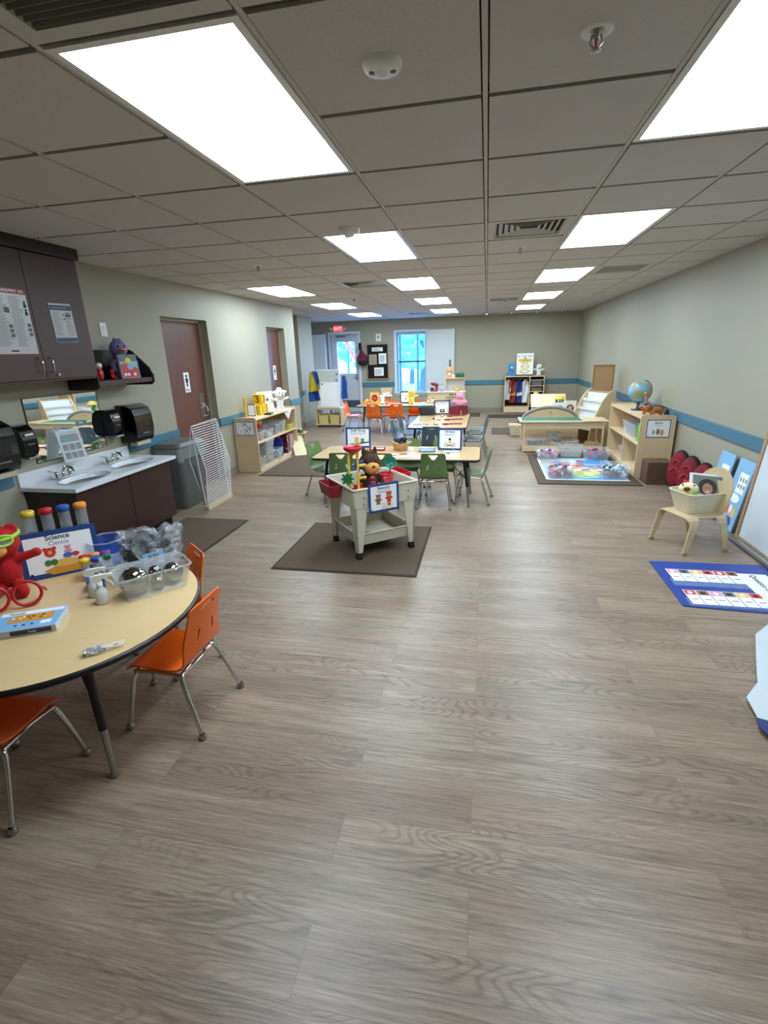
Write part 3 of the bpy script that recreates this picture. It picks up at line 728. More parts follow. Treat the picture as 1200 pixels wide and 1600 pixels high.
# counter top with oval holes
def ovalpts(cx, cy, rx, ry, n=28): return [(cx + rx * math.cos(2 * math.pi * i / n), cy + ry * math.sin(2 * math.pi * i / n)) for i in range(n)]
B1, B2_ = (-3.215, 3.37), (-3.215, 3.94)
k = G(); k.plate([(CX0, CY0), (CX1, CY0), (CX1, CY1), (CX0, CY1)], [ovalpts(*B1, .145, .225)[::-1], ovalpts(*B2_, .145, .225)[::-1]], lambda u, v: (u, v, CT - .015), .03, CORIAN, .2)
for f in range(len(k.sm)): k.sm[f] = False
k.obj('countertop', t)
k = G(); k.b2((CX0, CY0, CT), (CX0 + .018, CY1 - .04, .795), CORIAN, .003); k.obj('backsplash', t)
for (bx, by) in (B1, B2_):
    k = G(); prof = [(1.06, .004), (1.03, .007), (.99, .0), (.95, -.03), (.8, -.085), (.5, -.115), (.1, -.125), (0, -.125)]
    vs = []; n = 32
    for q, z in prof:
        for j in range(n): vs.append((bx + .145 * q * math.cos(2 * math.pi * j / n), by + .225 * q * math.sin(2 * math.pi * j / n), CT + z))
    k.add(vs, [(i * n + j, i * n + (j + 1) % n, (i + 1) * n + (j + 1) % n, (i + 1) * n + j) for i in range(len(prof) - 1) for j in range(n)], CORIAN, True)
    b = k.obj('basin', t)
    k = G(); k.lathe([(0, 0), (.022, .001), (.024, -.002)], CHROME, 16, c=(bx, by, CT - .12)); k.obj('drain', b)
def faucet(y, lab):
    t = thing('faucet', lab, 'faucet', (-3.40, y, CT + .001))
    k = G(); k.b2((-.025, -.08, 0), (.025, .08, .018), CHROME, .008); k.lathe([(.02, .015), (.017, .05), (.012, .06)], CHROME, 16)
    k.tube([(0, 0, .04), (.01, 0, .085), (.05, 0, .10), (.10, 0, .085), (.115, 0, .06)], .012, CHROME, 10, sub=2); k.obj('spout', t)
    for s in (-1, 1):
        k = G(); k.lathe([(.022, .0), (.02, .04), (.016, .05), (0, .052)], CHROME, 16, c=(0, s * .062, .012)); k.tube([(0, s * .062, .06), (-.0, s * .09, .075), (0, s * .125, .082)], .006, CHROME, 8, sub=1); k.ell((0, s * .128, .083), (.011, .014, .006), CHROME); k.obj('handle', t)
faucet(3.34, 'chrome two-handle faucet at the nearer basin'); faucet(3.91, 'chrome two-handle faucet at the farther basin')

# waste bin with liner and lid
t = thing('waste_bin', 'tall grey rectangular waste bin with lid and hanging clear liner', 'bin', (-3.33, 4.86, 0), 0)
def frust(k, w0, d0, w1, d1, z0, z1, m, r=.05, caps=(True, False)):
    a = rrect(w0, d0, r); b = rrect(w1, d1, r); n = len(a)
    vs = [(x, y, z0) for x, y in a] + [(x, y, z1) for x, y in b]
    k.add(vs, [(i, (i + 1) % n, n + (i + 1) % n, n + i) for i in range(n)], m, True)
    if caps[0]: k.add(vs, [tuple(range(n))[::-1]], m)
    if caps[1]: k.add(vs, [tuple(range(n, 2 * n))], m)
k = G(); frust(k, .24, .40, .33, .52, 0, .68, GREYP, .05, (True, True)); k.obj('bin_body', t)
k = G(); frust(k, .35, .54, .35, .54, .665, .70, GREYP, .05); frust(k, .35, .54, .28, .46, .70, .735, GREYP, .05, (False, True)); k.obj('lid', t)
k = G(); a = rrect(.352, .542, .05, 8); n = len(a); rnd = random.Random(5); vs = [(x, y, .685) for x, y in a]
vs += [(x * (1.02 + .03 * rnd.random()), y * (1.02 + .02 * rnd.random()), .56 + .09 * math.sin(i * .55) * rnd.random()) for i, (x, y) in enumerate(a)]
k.add(vs, [(i, (i + 1) % n, n + (i + 1) % n, n + i) for i in range(n)], M('bin_liner', 'b9bcb8', .25, alpha=.42), True); k.obj('liner', t)

# wire drying rack leaning on the bin
t = thing('wire_drying_rack', 'white wire paper drying rack with wooden foot bar leaning beside the waste bin', 'rack', (-2.96, 4.92, 0), 0, None)
WW = M('white_wire', 'e6ebef', .4)
k = G(); k.b2((-.03, -.27, 0), (.015, .27, .045), M('pale_wood_foot', 'cbb791', .5), .004); k.obj('foot_bar', t)
lean = .07
k = G()
k.tube([(-.02, -.26, .03), (-lean, -.25, .92), (-lean, .25, .94), (-.02, .26, .03)], .005, WW, 6)
for s in (-.26, .26): k.tube([(.0, s, .03), (.04, s, .46), (-lean + .01, s, .9)], .004, WW, 6)
for s in (-.25, ): k.tube([(-.02, s - .01, .04), (-lean - .07, s - .01, .55), (-lean - .01, s, .9)], .004, WW, 6)
k.obj('side_frame', t)
k = G(); n = 36
for i in range(n):
    z = .06 + i * .0245; q = z / .93
    if z < .46: x = .04 * (z / .46)
    else: x = .04 + (-lean - .03) * (z - .46) / .47
    k.tube([(x, -.26, z), (x, .26, z + .006)], .0042, WW, 5)
w_ = k.obj('wire_shelf', t); w_['label'] = 'stack of thin white wires'
k = G()
for i in range(18): k.ell((-.03 - i * .003, -.268, .07 + i * .025), (.012, .008, .007), BLACK, 8, 6)
k.obj('hinge_clips', t)

# mats
def mat(lab, x0, x1, y0, y1, z=.002, m=MAT):
    t = thing('floor_mat', lab, 'mat', ((x0 + x1) / 2, (y0 + y1) / 2, 0)); w, h = (x1 - x0) / 2, (y1 - y0) / 2
    k = G(); k.b2((-w, -h, .0005), (w, h, .006), MATE, .002); k.obj('rubber_edge', t)
    k = G(); k.b2((-w + .02, -h + .02, .006), (w - .02, h - .02, .009), m); k.obj('pile', t)
mat('brown mat on the floor in front of the sink cabinet', -3.05, -2.34, 3.38, 4.38)
mat('brown square mat under the sensory cart', -1.62, -.46, 3.28, 4.38)
mat('brown mat in front of the left toy shelf', -3.10, -2.05, 6.22, 7.9)
mat('small dark mat at the back wall, left of the dress-up unit', -1.10, -.12, 12.55, 13.3)
mat('dark doormat in front of the dress-up unit', .08, 1.0, 12.3, 12.95, m=M('darker_pile', '3c342f', .95, var=.3, scale=150, bump=.4))
mat('small grey brown mat beside the beige tub', .15, .72, 9.85, 10.7)

# left toy shelf ------------------------------------------------
def open_shelf(name, lab, x0, x1, y0, y1, h, side, mid, nodiv=False):
    """side=+1 opening faces +X, -1 faces -X"""
    t = thing(name, lab, 'shelf', ((x0 + x1) / 2, (y0 + y1) / 2, 0)); w, d = (x1 - x0) / 2, (y1 - y0) / 2; T_ = .018
    p = rrect(2 * w, h, .03, 4, 0, h / 2)
    for y, in ((-d,), (d - T_,)):
        k = G(); k.prism(p, T_, MAPLE, Matrix.Translation((0, y + T_, 0)) @ rotm(90)); k.obj('side_panel', t)
    k = G(); k.b2((-w + .005, -d + T_, h - .045), (w - .005, d - T_, h - .025), MAPLE_X); k.obj('top_panel', t)
    bx = -side * (w - .01)
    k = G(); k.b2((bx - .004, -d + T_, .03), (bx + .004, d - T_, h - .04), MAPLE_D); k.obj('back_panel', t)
    for z in (.06, mid): k = G(); k.b2((-w + .01, -d + T_, z - .018), (w - .01, d - T_, z), MAPLE_X); k.obj('shelf_board', t)
    k = G(); fx = side * (w - .02); k.b2((fx - .012, -d + T_, 0.0), (fx + .012, d - T_, .042), MAPLE_X); k.obj('kick_board', t)
    return t
t = open_shelf('toy_shelf', 'maple toy shelf against the left wall with the white cow plush on top', -3.50, -3.15, 6.43, 7.96, .78, 1, .42)
def easel_pic(s, z):
    s.rect(-.145, -.10, .145, .10, M('dark_label_frame', '3a4048', .5), None, z); s.rect(-.135, -.09, .135, .09, PAPER, None, z + .0005)
    s.rect(-.025, .058, .025, .07, INK, None, z + .001); s.rect(-.05, .036, .05, .044, GREYINK, None, z + .001)
    rnd = random.Random(2)
    for i in range(9): s.disc(rnd.uniform(-.08, .09), rnd.uniform(-.05, .02), .009, [INK, GREYINK, GRN][i % 3], None, z + .001)
    s.disc(-.11, -.075, .006, INK, None, z + .001)
    for x in (0, .05): s.disc(x, -.07, .008, INK, None, z + .001)
poster('side_label', '', TR(.0, -.7655, .63) @ rotm(90), .3, .205, easel_pic, parent=t)
ST = .756
def bin_box(name, lab, cat, loc, w, d, h, m, rz=0, fill=None, lid=None, taper=.85, th=.003, group=None, fm=None, seed=1, lipw=.006):
    t = thing(name, lab, cat, loc, rz, group); r = min(w, d) * .12
    k = G(); a = rrect(w * taper, d * taper, r); b = rrect(w, d, r); c = rrect(w - 2 * th, d - 2 * th, r); e = rrect(w * taper - 2 * th, d * taper - 2 * th, r); n = len(a)
    vs = [(x, y, 0) for x, y in a] + [(x, y, h) for x, y in b] + [(x, y, h) for x, y in c] + [(x, y, th) for x, y in e]
    fs = []
    for q in range(3): fs += [(q * n + i, q * n + (i + 1) % n, (q + 1) * n + (i + 1) % n, (q + 1) * n + i) for i in range(n)]
    k.add(vs, fs, m, False); k.add(vs, [tuple(range(n))[::-1], tuple(range(3 * n, 4 * n))], m)
    k.obj('tub', t)
    k = G(); k.tube([(x * 1.01, y * 1.01, h) for x, y in b], lipw, m, 6, True); k.obj('rim', t)
    if lid:
        k = G(); k.prism(rrect(w * 1.04, d * 1.04, r), .016, lid, TR(0, 0, h + .004)); k.obj('lid', t)
    if fill:
        rnd = random.Random(seed); k = G(); N_ = fm or 26
        for i in range(N_):
            x, y = rnd.uniform(-.4, .4) * w * taper, rnd.uniform(-.38, .38) * d * taper; z = rnd.uniform(.18, .72) * h; q = min(w, d) * .17
            T = TR(x, y, z, rnd.uniform(0, 180), rnd.uniform(0, 180), rnd.uniform(0, 180))
            if i % 2: k.box((0, 0, 0), (q * 1.5, q, q * .5), fill[i % len(fill)], 0, T)
            else: k.ell((0, 0, 0), (q * .7, q * .5, q * .4), fill[i % len(fill)], 8, 6, T)
        o = k.obj('small_toys', t); o['kind'] = 'stuff'
    return t
PINK = M('pink_plastic', 'd77aa0', .4); DKR = M('dark_red_plastic', '8c1a2a', .4); MAROON = M('maroon_plastic', '5a2238', .4); TANW = M('wood_blocks', 'c9a673', .5, var=.1)
x = -3.30
bin_box('storage_tub', 'clear tub of pink red toys on the left shelf, middle level near end', 'tub', (x, 6.63, .42), .24, .28, .13, CLEAR2, 0, [RED, PINK, DKR], seed=4)
bin_box('storage_tub', 'clear tub of white and black toys on the left shelf, middle level', 'tub', (x, 6.96, .42), .24, .28, .13, CLEAR2, 0, [WHITE, BLACK, WHITE], seed=5)
t = thing('toy_jar', 'red toy jar with yellow lid on the left shelf middle level', 'jar', (-3.36, 6.86, .575)); k = G(); k.lathe([(0, 0), (.08, 0), (.08, .075), (.07, .08)], RED, 20); k.obj('jar_body', t); k = G(); k.lathe([(.085, .075), (.085, .10), (0, .105)], YEL, 20); k.obj('lid', t)
bin_box('storage_tub', 'clear tub of grey toys on the left shelf middle level, third along', 'tub', (x, 7.26, .42), .24, .2, .16, CLEAR2, 0, [GREYINK, BLACK], seed=6)
bin_box('storage_tub', 'clear tub of navy blue toys on the left shelf middle level, fourth along', 'tub', (x, 7.48, .42), .24, .2, .18, CLEAR2, 0, [NAVY, PURP, BLUE], seed=7)
bin_box('storage_tub', 'small yellow green tub at the far end of the left shelf middle level', 'tub', (-3.26, 7.74, .42), .2, .22, .09, M('lime_tint', 'c9c04a', .4), 0, [YEL, GRN], seed=8)
bin_box('storage_tub', 'small clear tub of yellow bits at the near end of the left shelf bottom', 'tub', (-3.24, 6.56, .06), .2, .18, .14, CLEAR2, 0, [YEL, TANW], seed=9)
for i, z in enumerate((.06, .235)): bin_box('storage_tub', ['brown filled clear tub, lower of the stacked pair on the left shelf bottom', 'empty looking grey tub, upper of the stacked pair on the left shelf bottom'][i], 'tub', (-3.28, 6.85, z), .26, .3, .155, CLEAR2, 0, [MAPLE_D, TANW] if i == 0 else [GREYINK], lid=CLEAR2, seed=10 + i)
bin_box('storage_tub', 'clear tub of green and blue toys on the left shelf bottom, centre', 'tub', (-3.24, 7.18, .06), .2, .22, .15, CLEAR2, 0, [GRN, BLUE, WHITE], seed=12)
o = G().box((0, 0, .14), (.2, .02, .28), M('royal_blue_box', '26358f', .5), .003).box((0, .03, .13), (.18, .03, .26), MAROON, .003).obj('toy_box'); place(o, (-3.28, 7.34, .06)); tag(o, 'upright royal blue toy box on the left shelf bottom, behind the green toy tub', 'box')
o = G().box((0, 0, .16), (.22, .05, .31), MAROON, .004); rnd = random.Random(8)
for i in range(14): o.disc(rnd.uniform(-.09, .09), rnd.uniform(.03, .29), .012, [PAPER, PINK, YEL][i % 3], TR(0, -.0256, 0, 90))
for i in range(14): o.disc(rnd.uniform(-.02, .02), rnd.uniform(.03, .29), .010, [PAPER, PINK, YEL][i % 3], TR(.1105, 0, 0) @ rotm(0, 0, 90) @ rotm(90))
o = o.obj('toy_box'); place(o, (-3.28, 7.55, .06)); tag(o, 'maroon toy box with pale dots on the left shelf bottom', 'box')
o = G().box((0, 0, .14), (.2, .16, .28), M('patterned_box', 'b58d93', .6, var=.6, scale=30), .004).obj('toy_box'); place(o, (-3.28, 7.76, .06)); tag(o, 'mottled pink patterned box at the far end of the left shelf bottom', 'box')
# on top of the left shelf
t = thing('yellow_level_tube', 'slim clear yellow sensory tube standing at the near end of the left shelf top', 'toy', (-3.43, 6.72, ST)); k = G(); k.cyl((0, 0, 0), (0, 0, .27), .022, M('amber_tube', 'e8c24a', .2, alpha=.75), n=16); k.obj('tube', t); k = G(); k.cyl((0, 0, .265), (0, 0, .31), .014, YEL, .004, 14); k.obj('tip', t)
o = G().box((0, 0, .085), (.12, .03, .17), BLACK, .002).box((-.0, -.0165, .085), (.10, .003, .15), PAPER).box((.0605, 0, .085), (.003, .026, .16), PAPER).obj('card_box'); place(o, (-3.40, 6.85, ST), 8); tag(o, 'small black and white card box on the left shelf top', 'box')
for i, (dx, dy, z, dg) in enumerate(((0, 0, 0, '1'), (.0, .15, 0, '5'), (.0, .075, .15, '3'))):
    t = thing('number_cube', ['lower left yellow foam number cube, nearest the black card box', 'lower right yellow foam number cube, beside the cow picture', 'yellow foam number cube stacked on top of the other two'][i], 'toy block', (-3.37, 7.0 + dy, ST + z), 0, 'yellow number cubes')
    k = G(); k.box((0, 0, .075), (.145, .145, .148), M('foam_yellow', 'f0c81e', .6), .006); k.text(dg, .15, M('crimson_digit', '9c1626', .6), facing_px(.0732, 0, .075), True); k.text(dg, .15, MATS['crimson_digit'], facing_ny(0, -.0732, .075), True); k.obj('cube', t)
o = G().box((0, 0, .0125), (.10, .16, .025), BLACK, .003).box((0, .0, .026), (.07, .12, .003), GREYP).obj('tablet_toy'); place(o, (-3.22, 7.04, ST), 10); tag(o, 'small black flat box lying on the left shelf top in front of the cubes', 'box')
t = thing('cow_picture', 'white square panel with a black and white cow drawing on the left shelf top', 'picture', (-3.43, 7.42, ST), 0)
def cow(s, z):
    s.disc(.0, .0, .10, GREYINK, None, z); s.disc(0, 0, .093, PAPER, None, z + .0005); s.disc(-.02, .035, .045, INK, None, z + .001); s.disc(.03, .03, .03, INK, None, z + .001); s.disc(.02, .045, .015, PAPER, None, z + .0015); s.disc(0, -.03, .05, PAPER, None, z + .0015); s.disc(-.05, -.03, .02, INK, None, z + .002); s.rect(-.035, -.13, .035, -.12, GREYINK, None, z + .001)
poster('panel', '', TR(0, 0, .155) @ rotm(0, 0, 62) @ rotm(86), .31, .31, cow, parent=t, th=.006)
def cowx(t, H, hr, hz):
    k = G(); k.ell((.12 * H, -.02 * H, .3 * H), (.10 * H, .10 * H, .09 * H), FZ['brown']); k.obj('black_patch', t)
plush('plush_cow', 'white plush cow with dark patch standing on the left shelf top', 'soft toy', (-3.27, 7.62, ST), 50, .34, FZ['white'], FZ['white'], ears='side', hair=FZ['white'], arms='out', sit=False, extra=cowx)
k = G(); n = 14; rnd = random.Random(4)
def towelf(u, v):
    if v < .3: return (-.3 + v - .02, u, 0 + .002 * math.sin(9 * u + 20 * v))
    return (-.02 + .015 * math.sin(12 * u), u, -(v - .3) + .002)
k.plate([(-.17, 0), (.17, 0), (.16, .3), (.02, .46), (-.1, .34), (-.16, .3)], [], towelf, .004, M('white_cloth', 'e9e6de', .9, bump=.4, scale=80), .03)
o = k.obj('white_cloth'); place(o, (-3.145 + .005, 7.62, ST + .006)); tag(o, 'white cloth hanging over the front edge of the left shelf top', 'cloth')

# little ramp with toy cars
t = thing('ramp_toy', 'maple ramp track with pale board standing on the floor past the left shelf', 'ramp', (-3.25, 8.10, 0))
k = G(); p0, p1_ = (0, .02), (.34, -.55)
k.prism([(0, .30), (.62, .015), (.62, .0), (0, .285)], .20, M('pale_ramp_board', 'cfc69e', .35), Matrix.Translation((.07, .10, 0)) @ rotm(0, 0, -62) @ rotm(90) ); k.obj('ramp_board', t)
k = G(); k.b2((-.06, .0, 0), (-.03, .24, .29), MAPLE); k.b2((-.06, -.0, .28), (.14, .24, .295), MAPLE_X); k.b2((-.04, .22, 0), (.10, .24, .29), MAPLE); k.obj('stand', t)
for z in (.07, .16, .23): k = G(); k.b2((-.04, .02, z), (.08, .22, z + .012), MAPLE_X); k.obj('rung', t)
def toy_car(lab, loc, rz, m):
    t = thing('toy_car', lab, 'toy car', loc, rz); k = G(); k.b2((-.03, -.055, .012), (.03, .055, .04), m, .008); k.b2((-.024, -.03, .04), (.024, .035, .064), m, .008); k.b2((-.02, -.026, .0635), (.02, .03, .066), PAPER); k.obj('body', t)
    for sx in (-.031, .031):
        for sy in (-.035, .035): k = G(); k.cyl((sx - .004, sy, .013), (sx + .004, sy, .013), .013, BLACKR, n=14); k.obj('wheel', t)
toy_car('dark green toy car at the top of the ramp', (-3.15, 8.14, .299), 25, GRN); toy_car('dark red toy car behind the green one on the ramp top', (-3.23, 8.22, .2955), 35, DKR)
# ================================================================ CHAIRS AND TABLES
def chair(lab, shell, loc, rz, hole='tri', group=None):
    """stacking school chair, faces local +Y"""
    t = thing('stacking_chair', lab, 'chair', loc, rz, group)
    path = [(.165, .288), (.15, .305), (.12, .312), (.05, .308), (-.04, .303), (-.095, .309), (-.13, .335), (-.15, .38), (-.165, .45), (-.185, .53), (-.205, .605)]
    cum = [0]
    for a, b in zip(path, path[1:]): cum.append(cum[-1] + math.dist(a, b))
    Lt = cum[-1]
    def pt(s_):
        s_ = min(max(s_, 0), Lt - 1e-6)
        for i in range(len(path) - 1):
            if s_ <= cum[i + 1]:
                q = (s_ - cum[i]) / (cum[i + 1] - cum[i]); break
        a, b = path[i], path[i + 1]; p0 = path[max(i - 1, 0)]; p3 = path[min(i + 2, len(path) - 1)]
        def cr(j): return .5 * (2 * a[j] + (b[j] - p0[j]) * q + (2 * p0[j] - 5 * a[j] + 4 * b[j] - p3[j]) * q * q + (3 * a[j] - p0[j] - 3 * b[j] + p3[j]) * q ** 3)
        return cr(0), cr(1)
    sb = cum[6]
    def fn(u, s_):
        y, z = pt(s_)
        q = (u / .15) ** 2
        if s_ < sb: z += .012 * q * max(0, min(1, (s_ - .03) / .05)) * (1 - max(0, (s_ - sb + .06) / .06) * .6)
        else: y += .022 * q * min(1, (s_ - sb + .0) / .08)
        return (u, y, z)
    def hw(s_):
        if s_ < .05: return .135 + .3 * s_
        if s_ < sb: return .15
        return .15 - (s_ - sb) / (Lt - sb) * .028
    out = []
    n = 22
    for i in range(n + 1):
        s_ = .0 + (Lt - .035) * i / n; out.append((hw(s_), s_))
    for i in range(1, 6):
        a = R(90 * i / 6); out.append((hw(Lt - .03) - .035 + .035 * math.cos(a), Lt - .035 + .035 * math.sin(a)))
    left = [(-x, y) for x, y in out][::-1]
    outer = out + left
    tri = [(-.05, Lt - .03), (-.042, Lt - .024), (.042, Lt - .024), (.05, Lt - .03), (.012, Lt - .075), (-.012, Lt - .075)]
    slot = [(-.045, Lt - .045), (-.05, Lt - .035), (-.042, Lt - .027), (.042, Lt - .027), (.05, Lt - .035), (.045, Lt - .045)]
    def sl(s): return [(s * .062 - .008 - s * .01, Lt - .13), (s * .062 + .008 - s * .01, Lt - .13), (s * .062 + .008 + s * .004, Lt - .19), (s * .062 - .008 + s * .004, Lt - .19)]
    k = G(); k.plate(outer, [tri if hole == 'tri' else slot, sl(1), sl(-1)], fn, .007, shell, .028)
    k.obj('seat_shell', t)
    k = G(); k.tube([(-.13, -.10, .28), (0, -.115, .288), (.13, -.10, .28)], .0095, CHROME, 8, sub=1); k.tube([(-.13, -.10, .28), (-.128, .02, .289), (-.13, .13, .28)], .0095, CHROME, 8); k.tube([(.13, -.10, .28), (.128, .02, .289), (.13, .13, .28)], .0095, CHROME, 8); k.obj('seat_frame', t)
    for sx in (-1, 1):
        for sy, y0, y1 in ((1, .12, .175), (-1, -.10, -.19)):
            k = G(); k.tube([(sx * .06, y0, .287), (sx * .128, y0, .285), (sx * .146, y0 + sy * .012, .25), (sx * .178, y1, .012)], .0105, CHROME, 10, sub=2); l = k.obj('leg', t)
            k = G(); k.lathe([(.0, 0), (.014, .0), (.018, .006), (.017, .018), (.011, .028)], STEEL, 14, c=(sx * .178, y1, 0)); k.obj('foot_cap', l)
    return t
def table(name, lab, loc, rz, outer, h, legs, leglen=None, group=None):
    t = thing(name, lab, 'table', loc, rz)
    k = G(); k.prism(outer, .026, TABLE, TR(0, 0, h - .026), TRIM); 
    k.obj('tabletop', t)
    k = G(); k.tube([(x, y, h - .013) for x, y in outer], .0135, TRIM, 6, True); k.obj('edge_band', t)
    for x, y in legs:
        s = 1 if x > 0 else -1; q = 1 if y > 0 else -1
        k = G(); k.cyl((x * .93, y * .93, h - .026), (x * .98, y * .98, h * .42), .017, TRIM, n=14); k.cyl((x * .93, y * .93, h - .03), (x * .93, y * .93, h - .026), .035, TRIM, n=14)
        k.tube([(x * .975, y * .975, h * .55), (x * .72, y * .80, h - .03)], .005, TRIM, 6); l = k.obj('leg', t)
        k = G(); k.cyl((x * .98, y * .98, h * .44), (x, y, .012), .0135, STEEL, n=14); k.lathe([(0, 0), (.018, 0), (.020, .008), (.014, .022)], STEEL, 14, c=(x, y, 0)); k.obj('lower_leg', l)
    return t
TC = (-1.88, 1.65)
table('round_table', 'round maple table with black edge at the left frame edge holding science items', (TC[0], TC[1], 0), 0, ovalpts(0, 0, .60, .60, 64), .53, [(.455, -.345), (-.455, -.345), (.2, .52), (-.455, .345)])
c0 = chair('orange chair right of the round table with its back to the room', ORANGE, (-1.365, 1.725, 0), 90, 'slot', 'orange chairs at the round table')
clone(c0, (-1.66, 2.10, 0), 140, 'orange chair at the far side of the round table, mostly behind the bins')
clone(c0, (-1.795, 1.20, 0), 2, 'orange chair at the lower left frame edge, in front of the round table')

# sign stands ----------------------------------------------------
def sign(lab, loc, rz, w, h, title, sub, pic, tilt=8, frame=NAVY, parent=None, name='sign_stand'):
    t = thing(name, lab, 'sign', loc, rz)
    T = TR(0, 0, h / 2 / 1 * math.cos(R(tilt))) @ rotm(90 - tilt)
    k = G(T); k.prism(rrect(w, h, .008, 3), .006, frame, TR(0, 0, -.006)); k.obj('frame', t)
    k = G(T); b = .022 * w / .3; k.rect(-w / 2 + b, -h / 2 + b, w / 2 - b, h / 2 - b, PAPER, None, .0008)
    k.text(title, h * .15, INK, TR(0, h * .34, .0014), True, w * .8)
    if sub: k.text(sub, h * .125, M('slate_ink', '4a5f78', .6), TR(0, h * .215, .0014), False, w * .6)
    k.disc(-w * .40, -h * .39, w * .022, INK, None, .0014)
    pic(k, w, h); k.obj('printed_sheet', t)
    k = G(); k.b2((-w * .35, -.004, 0), (w * .35, .07, .004), CLEAR2); k.b2((-w * .2, .05, .003), (w * .2, .054, h * .35), CLEAR2); k.obj('foot', t)
    return t
def bearpic(k, x, y, s, m, m2=None, z=.0014):
    k.disc(x, y - s * .9, s * .55, m, None, z, s * .8); k.disc(x, y, s * .6, m, None, z + .0002)
    for q in (-1, 1): k.disc(x + q * s * .5, y + s * .45, s * .24, m, None, z); k.disc(x + q * s * .65, y - s * .75, s * .25, m, None, z, s * .3); k.disc(x + q * s * .3, y - s * 1.7, s * .25, m, None, z, s * .35); k.disc(x + q * s * .2, y + s * .12, s * .07, INK, None, z + .0006)
    k.disc(x, y - s * .15, s * .26, m2 or M('print_tan', 'd8a868', .6), None, z + .0004); k.disc(x, y - s * .05, s * .08, INK, None, z + .0006)
PRED = M('print_red', 'd2392f', .6); PBRN = M('print_brown', '8f5a33', .6); PYEL = M('print_yellow', 'e6c04a', .6); PGRN = M('print_green', '3c7a44', .6); PPNK = M('print_pink', 'e295b4', .6); PSAND = M('print_sand', 'd9952f', .6)
def sci(k, w, h):
    k.prism([(-.10, -.075), (-.06, -.10), (.07, -.10), (.125, -.07), (.10, -.055), (.13, -.03), (.06, -.035), (-.02, -.05)], .0004, PSAND, TR(.01, -.01, .0013)); k.disc(.02, -.055, .07, M('print_sand2', 'e6b25a', .6), None, .0019, .02)
    k.disc(-.045, .008, .026, PRED, None, .002); k.disc(-.066, .027, .010, PRED, None, .002); k.disc(-.024, .027, .010, PRED, None, .002); k.disc(-.045, .008, .010, M('print_tan', 'd8a868', .6), None, .0026)
    bearpic(k, .035, .018, .022, PPNK); k.disc(.03, -.02, .022, M('print_blue', '3e6fb0', .6), None, .003, .014); k.disc(.065, -.02, .018, PRED, None, .003, .012)
    for x in (-.062, -.035): k.disc(x, -.045, .016, PGRN, None, .003)
TZ = .531
sign('blue framed white sign reading Science Ciencia on the round table', (-2.17, 2.00, TZ), 43, .355, .245, 'Science', 'Ciencia', sci, 12)
def specbear(t, H, hr, hz):
    k = G(); k.tube([(hr * 1.02 * math.cos(a), hr * .95 * math.sin(a), hz + hr * .45 + .02 * H * math.sin(a)) for a in [i * 6.283 / 24 for i in range(24)]], .010, M('lime_strap', '9acb3c', .5), 8, True); k.obj('goggle_strap', t)
    k = G(); fr = [(-hr * .85, -hr * .62, hz + hr * .55), (0, -hr * 1.02, hz + hr * .62), (hr * .85, -hr * .62, hz + hr * .55), (hr * .8, -hr * .75, hz + hr * .05), (hr * .3, -hr * 1.08, hz + hr * .02), (0, -hr * 1.14, hz + hr * .22), (-hr * .3, -hr * 1.08, hz + hr * .02), (-hr * .8, -hr * .75, hz + hr * .05)]
    k.tube(fr, .007, MATS['lime_strap'], 8, True, sub=2); k.obj('goggle_frame', t)
    k = G(); k.add([Vector(p) * 1 for p in fr], [(0, 1, 5, 6, 7), (1, 2, 3, 4, 5)], M('goggle_lens', 'c8d0cc', .1, alpha=.35), True); k.obj('goggle_lens', t)
plush('plush_bear', 'red plush bear wearing lime green goggles sitting on the round table', 'soft toy', (-2.26, 1.77, TZ), 38, .34, FZ['red'], M('muzzle_tan', 'd8944a', .8), arms='out', extra=specbear, head=.24)
t = thing('toy_spectacles', 'oversized red plastic toy spectacles leaning at the foot of the red bear', 'glasses', (-2.09, 1.62, TZ), 42)
for x in (-.062, .062):
    k = G(TR(0, 0, .062, 78)); k.tube([(x + .055 * math.cos(a), .055 * math.sin(a), 0) for a in [i * 6.283 / 24 for i in range(24)]], .0075, RED, 8, True); k.obj('rim', t)
k = G(TR(0, 0, .062, 78)); k.tube([(-.012, .02, 0), (0, .03, 0), (.012, .02, 0)], .006, RED, 8); k.obj('bridge', t)
for s in (-1, 1): k = G(); k.tube([(s * .118, .0, .075), (s * .12, .05, .06), (s * .12, .12, .015)], .006, RED, 8, sub=1); k.obj('temple', t)
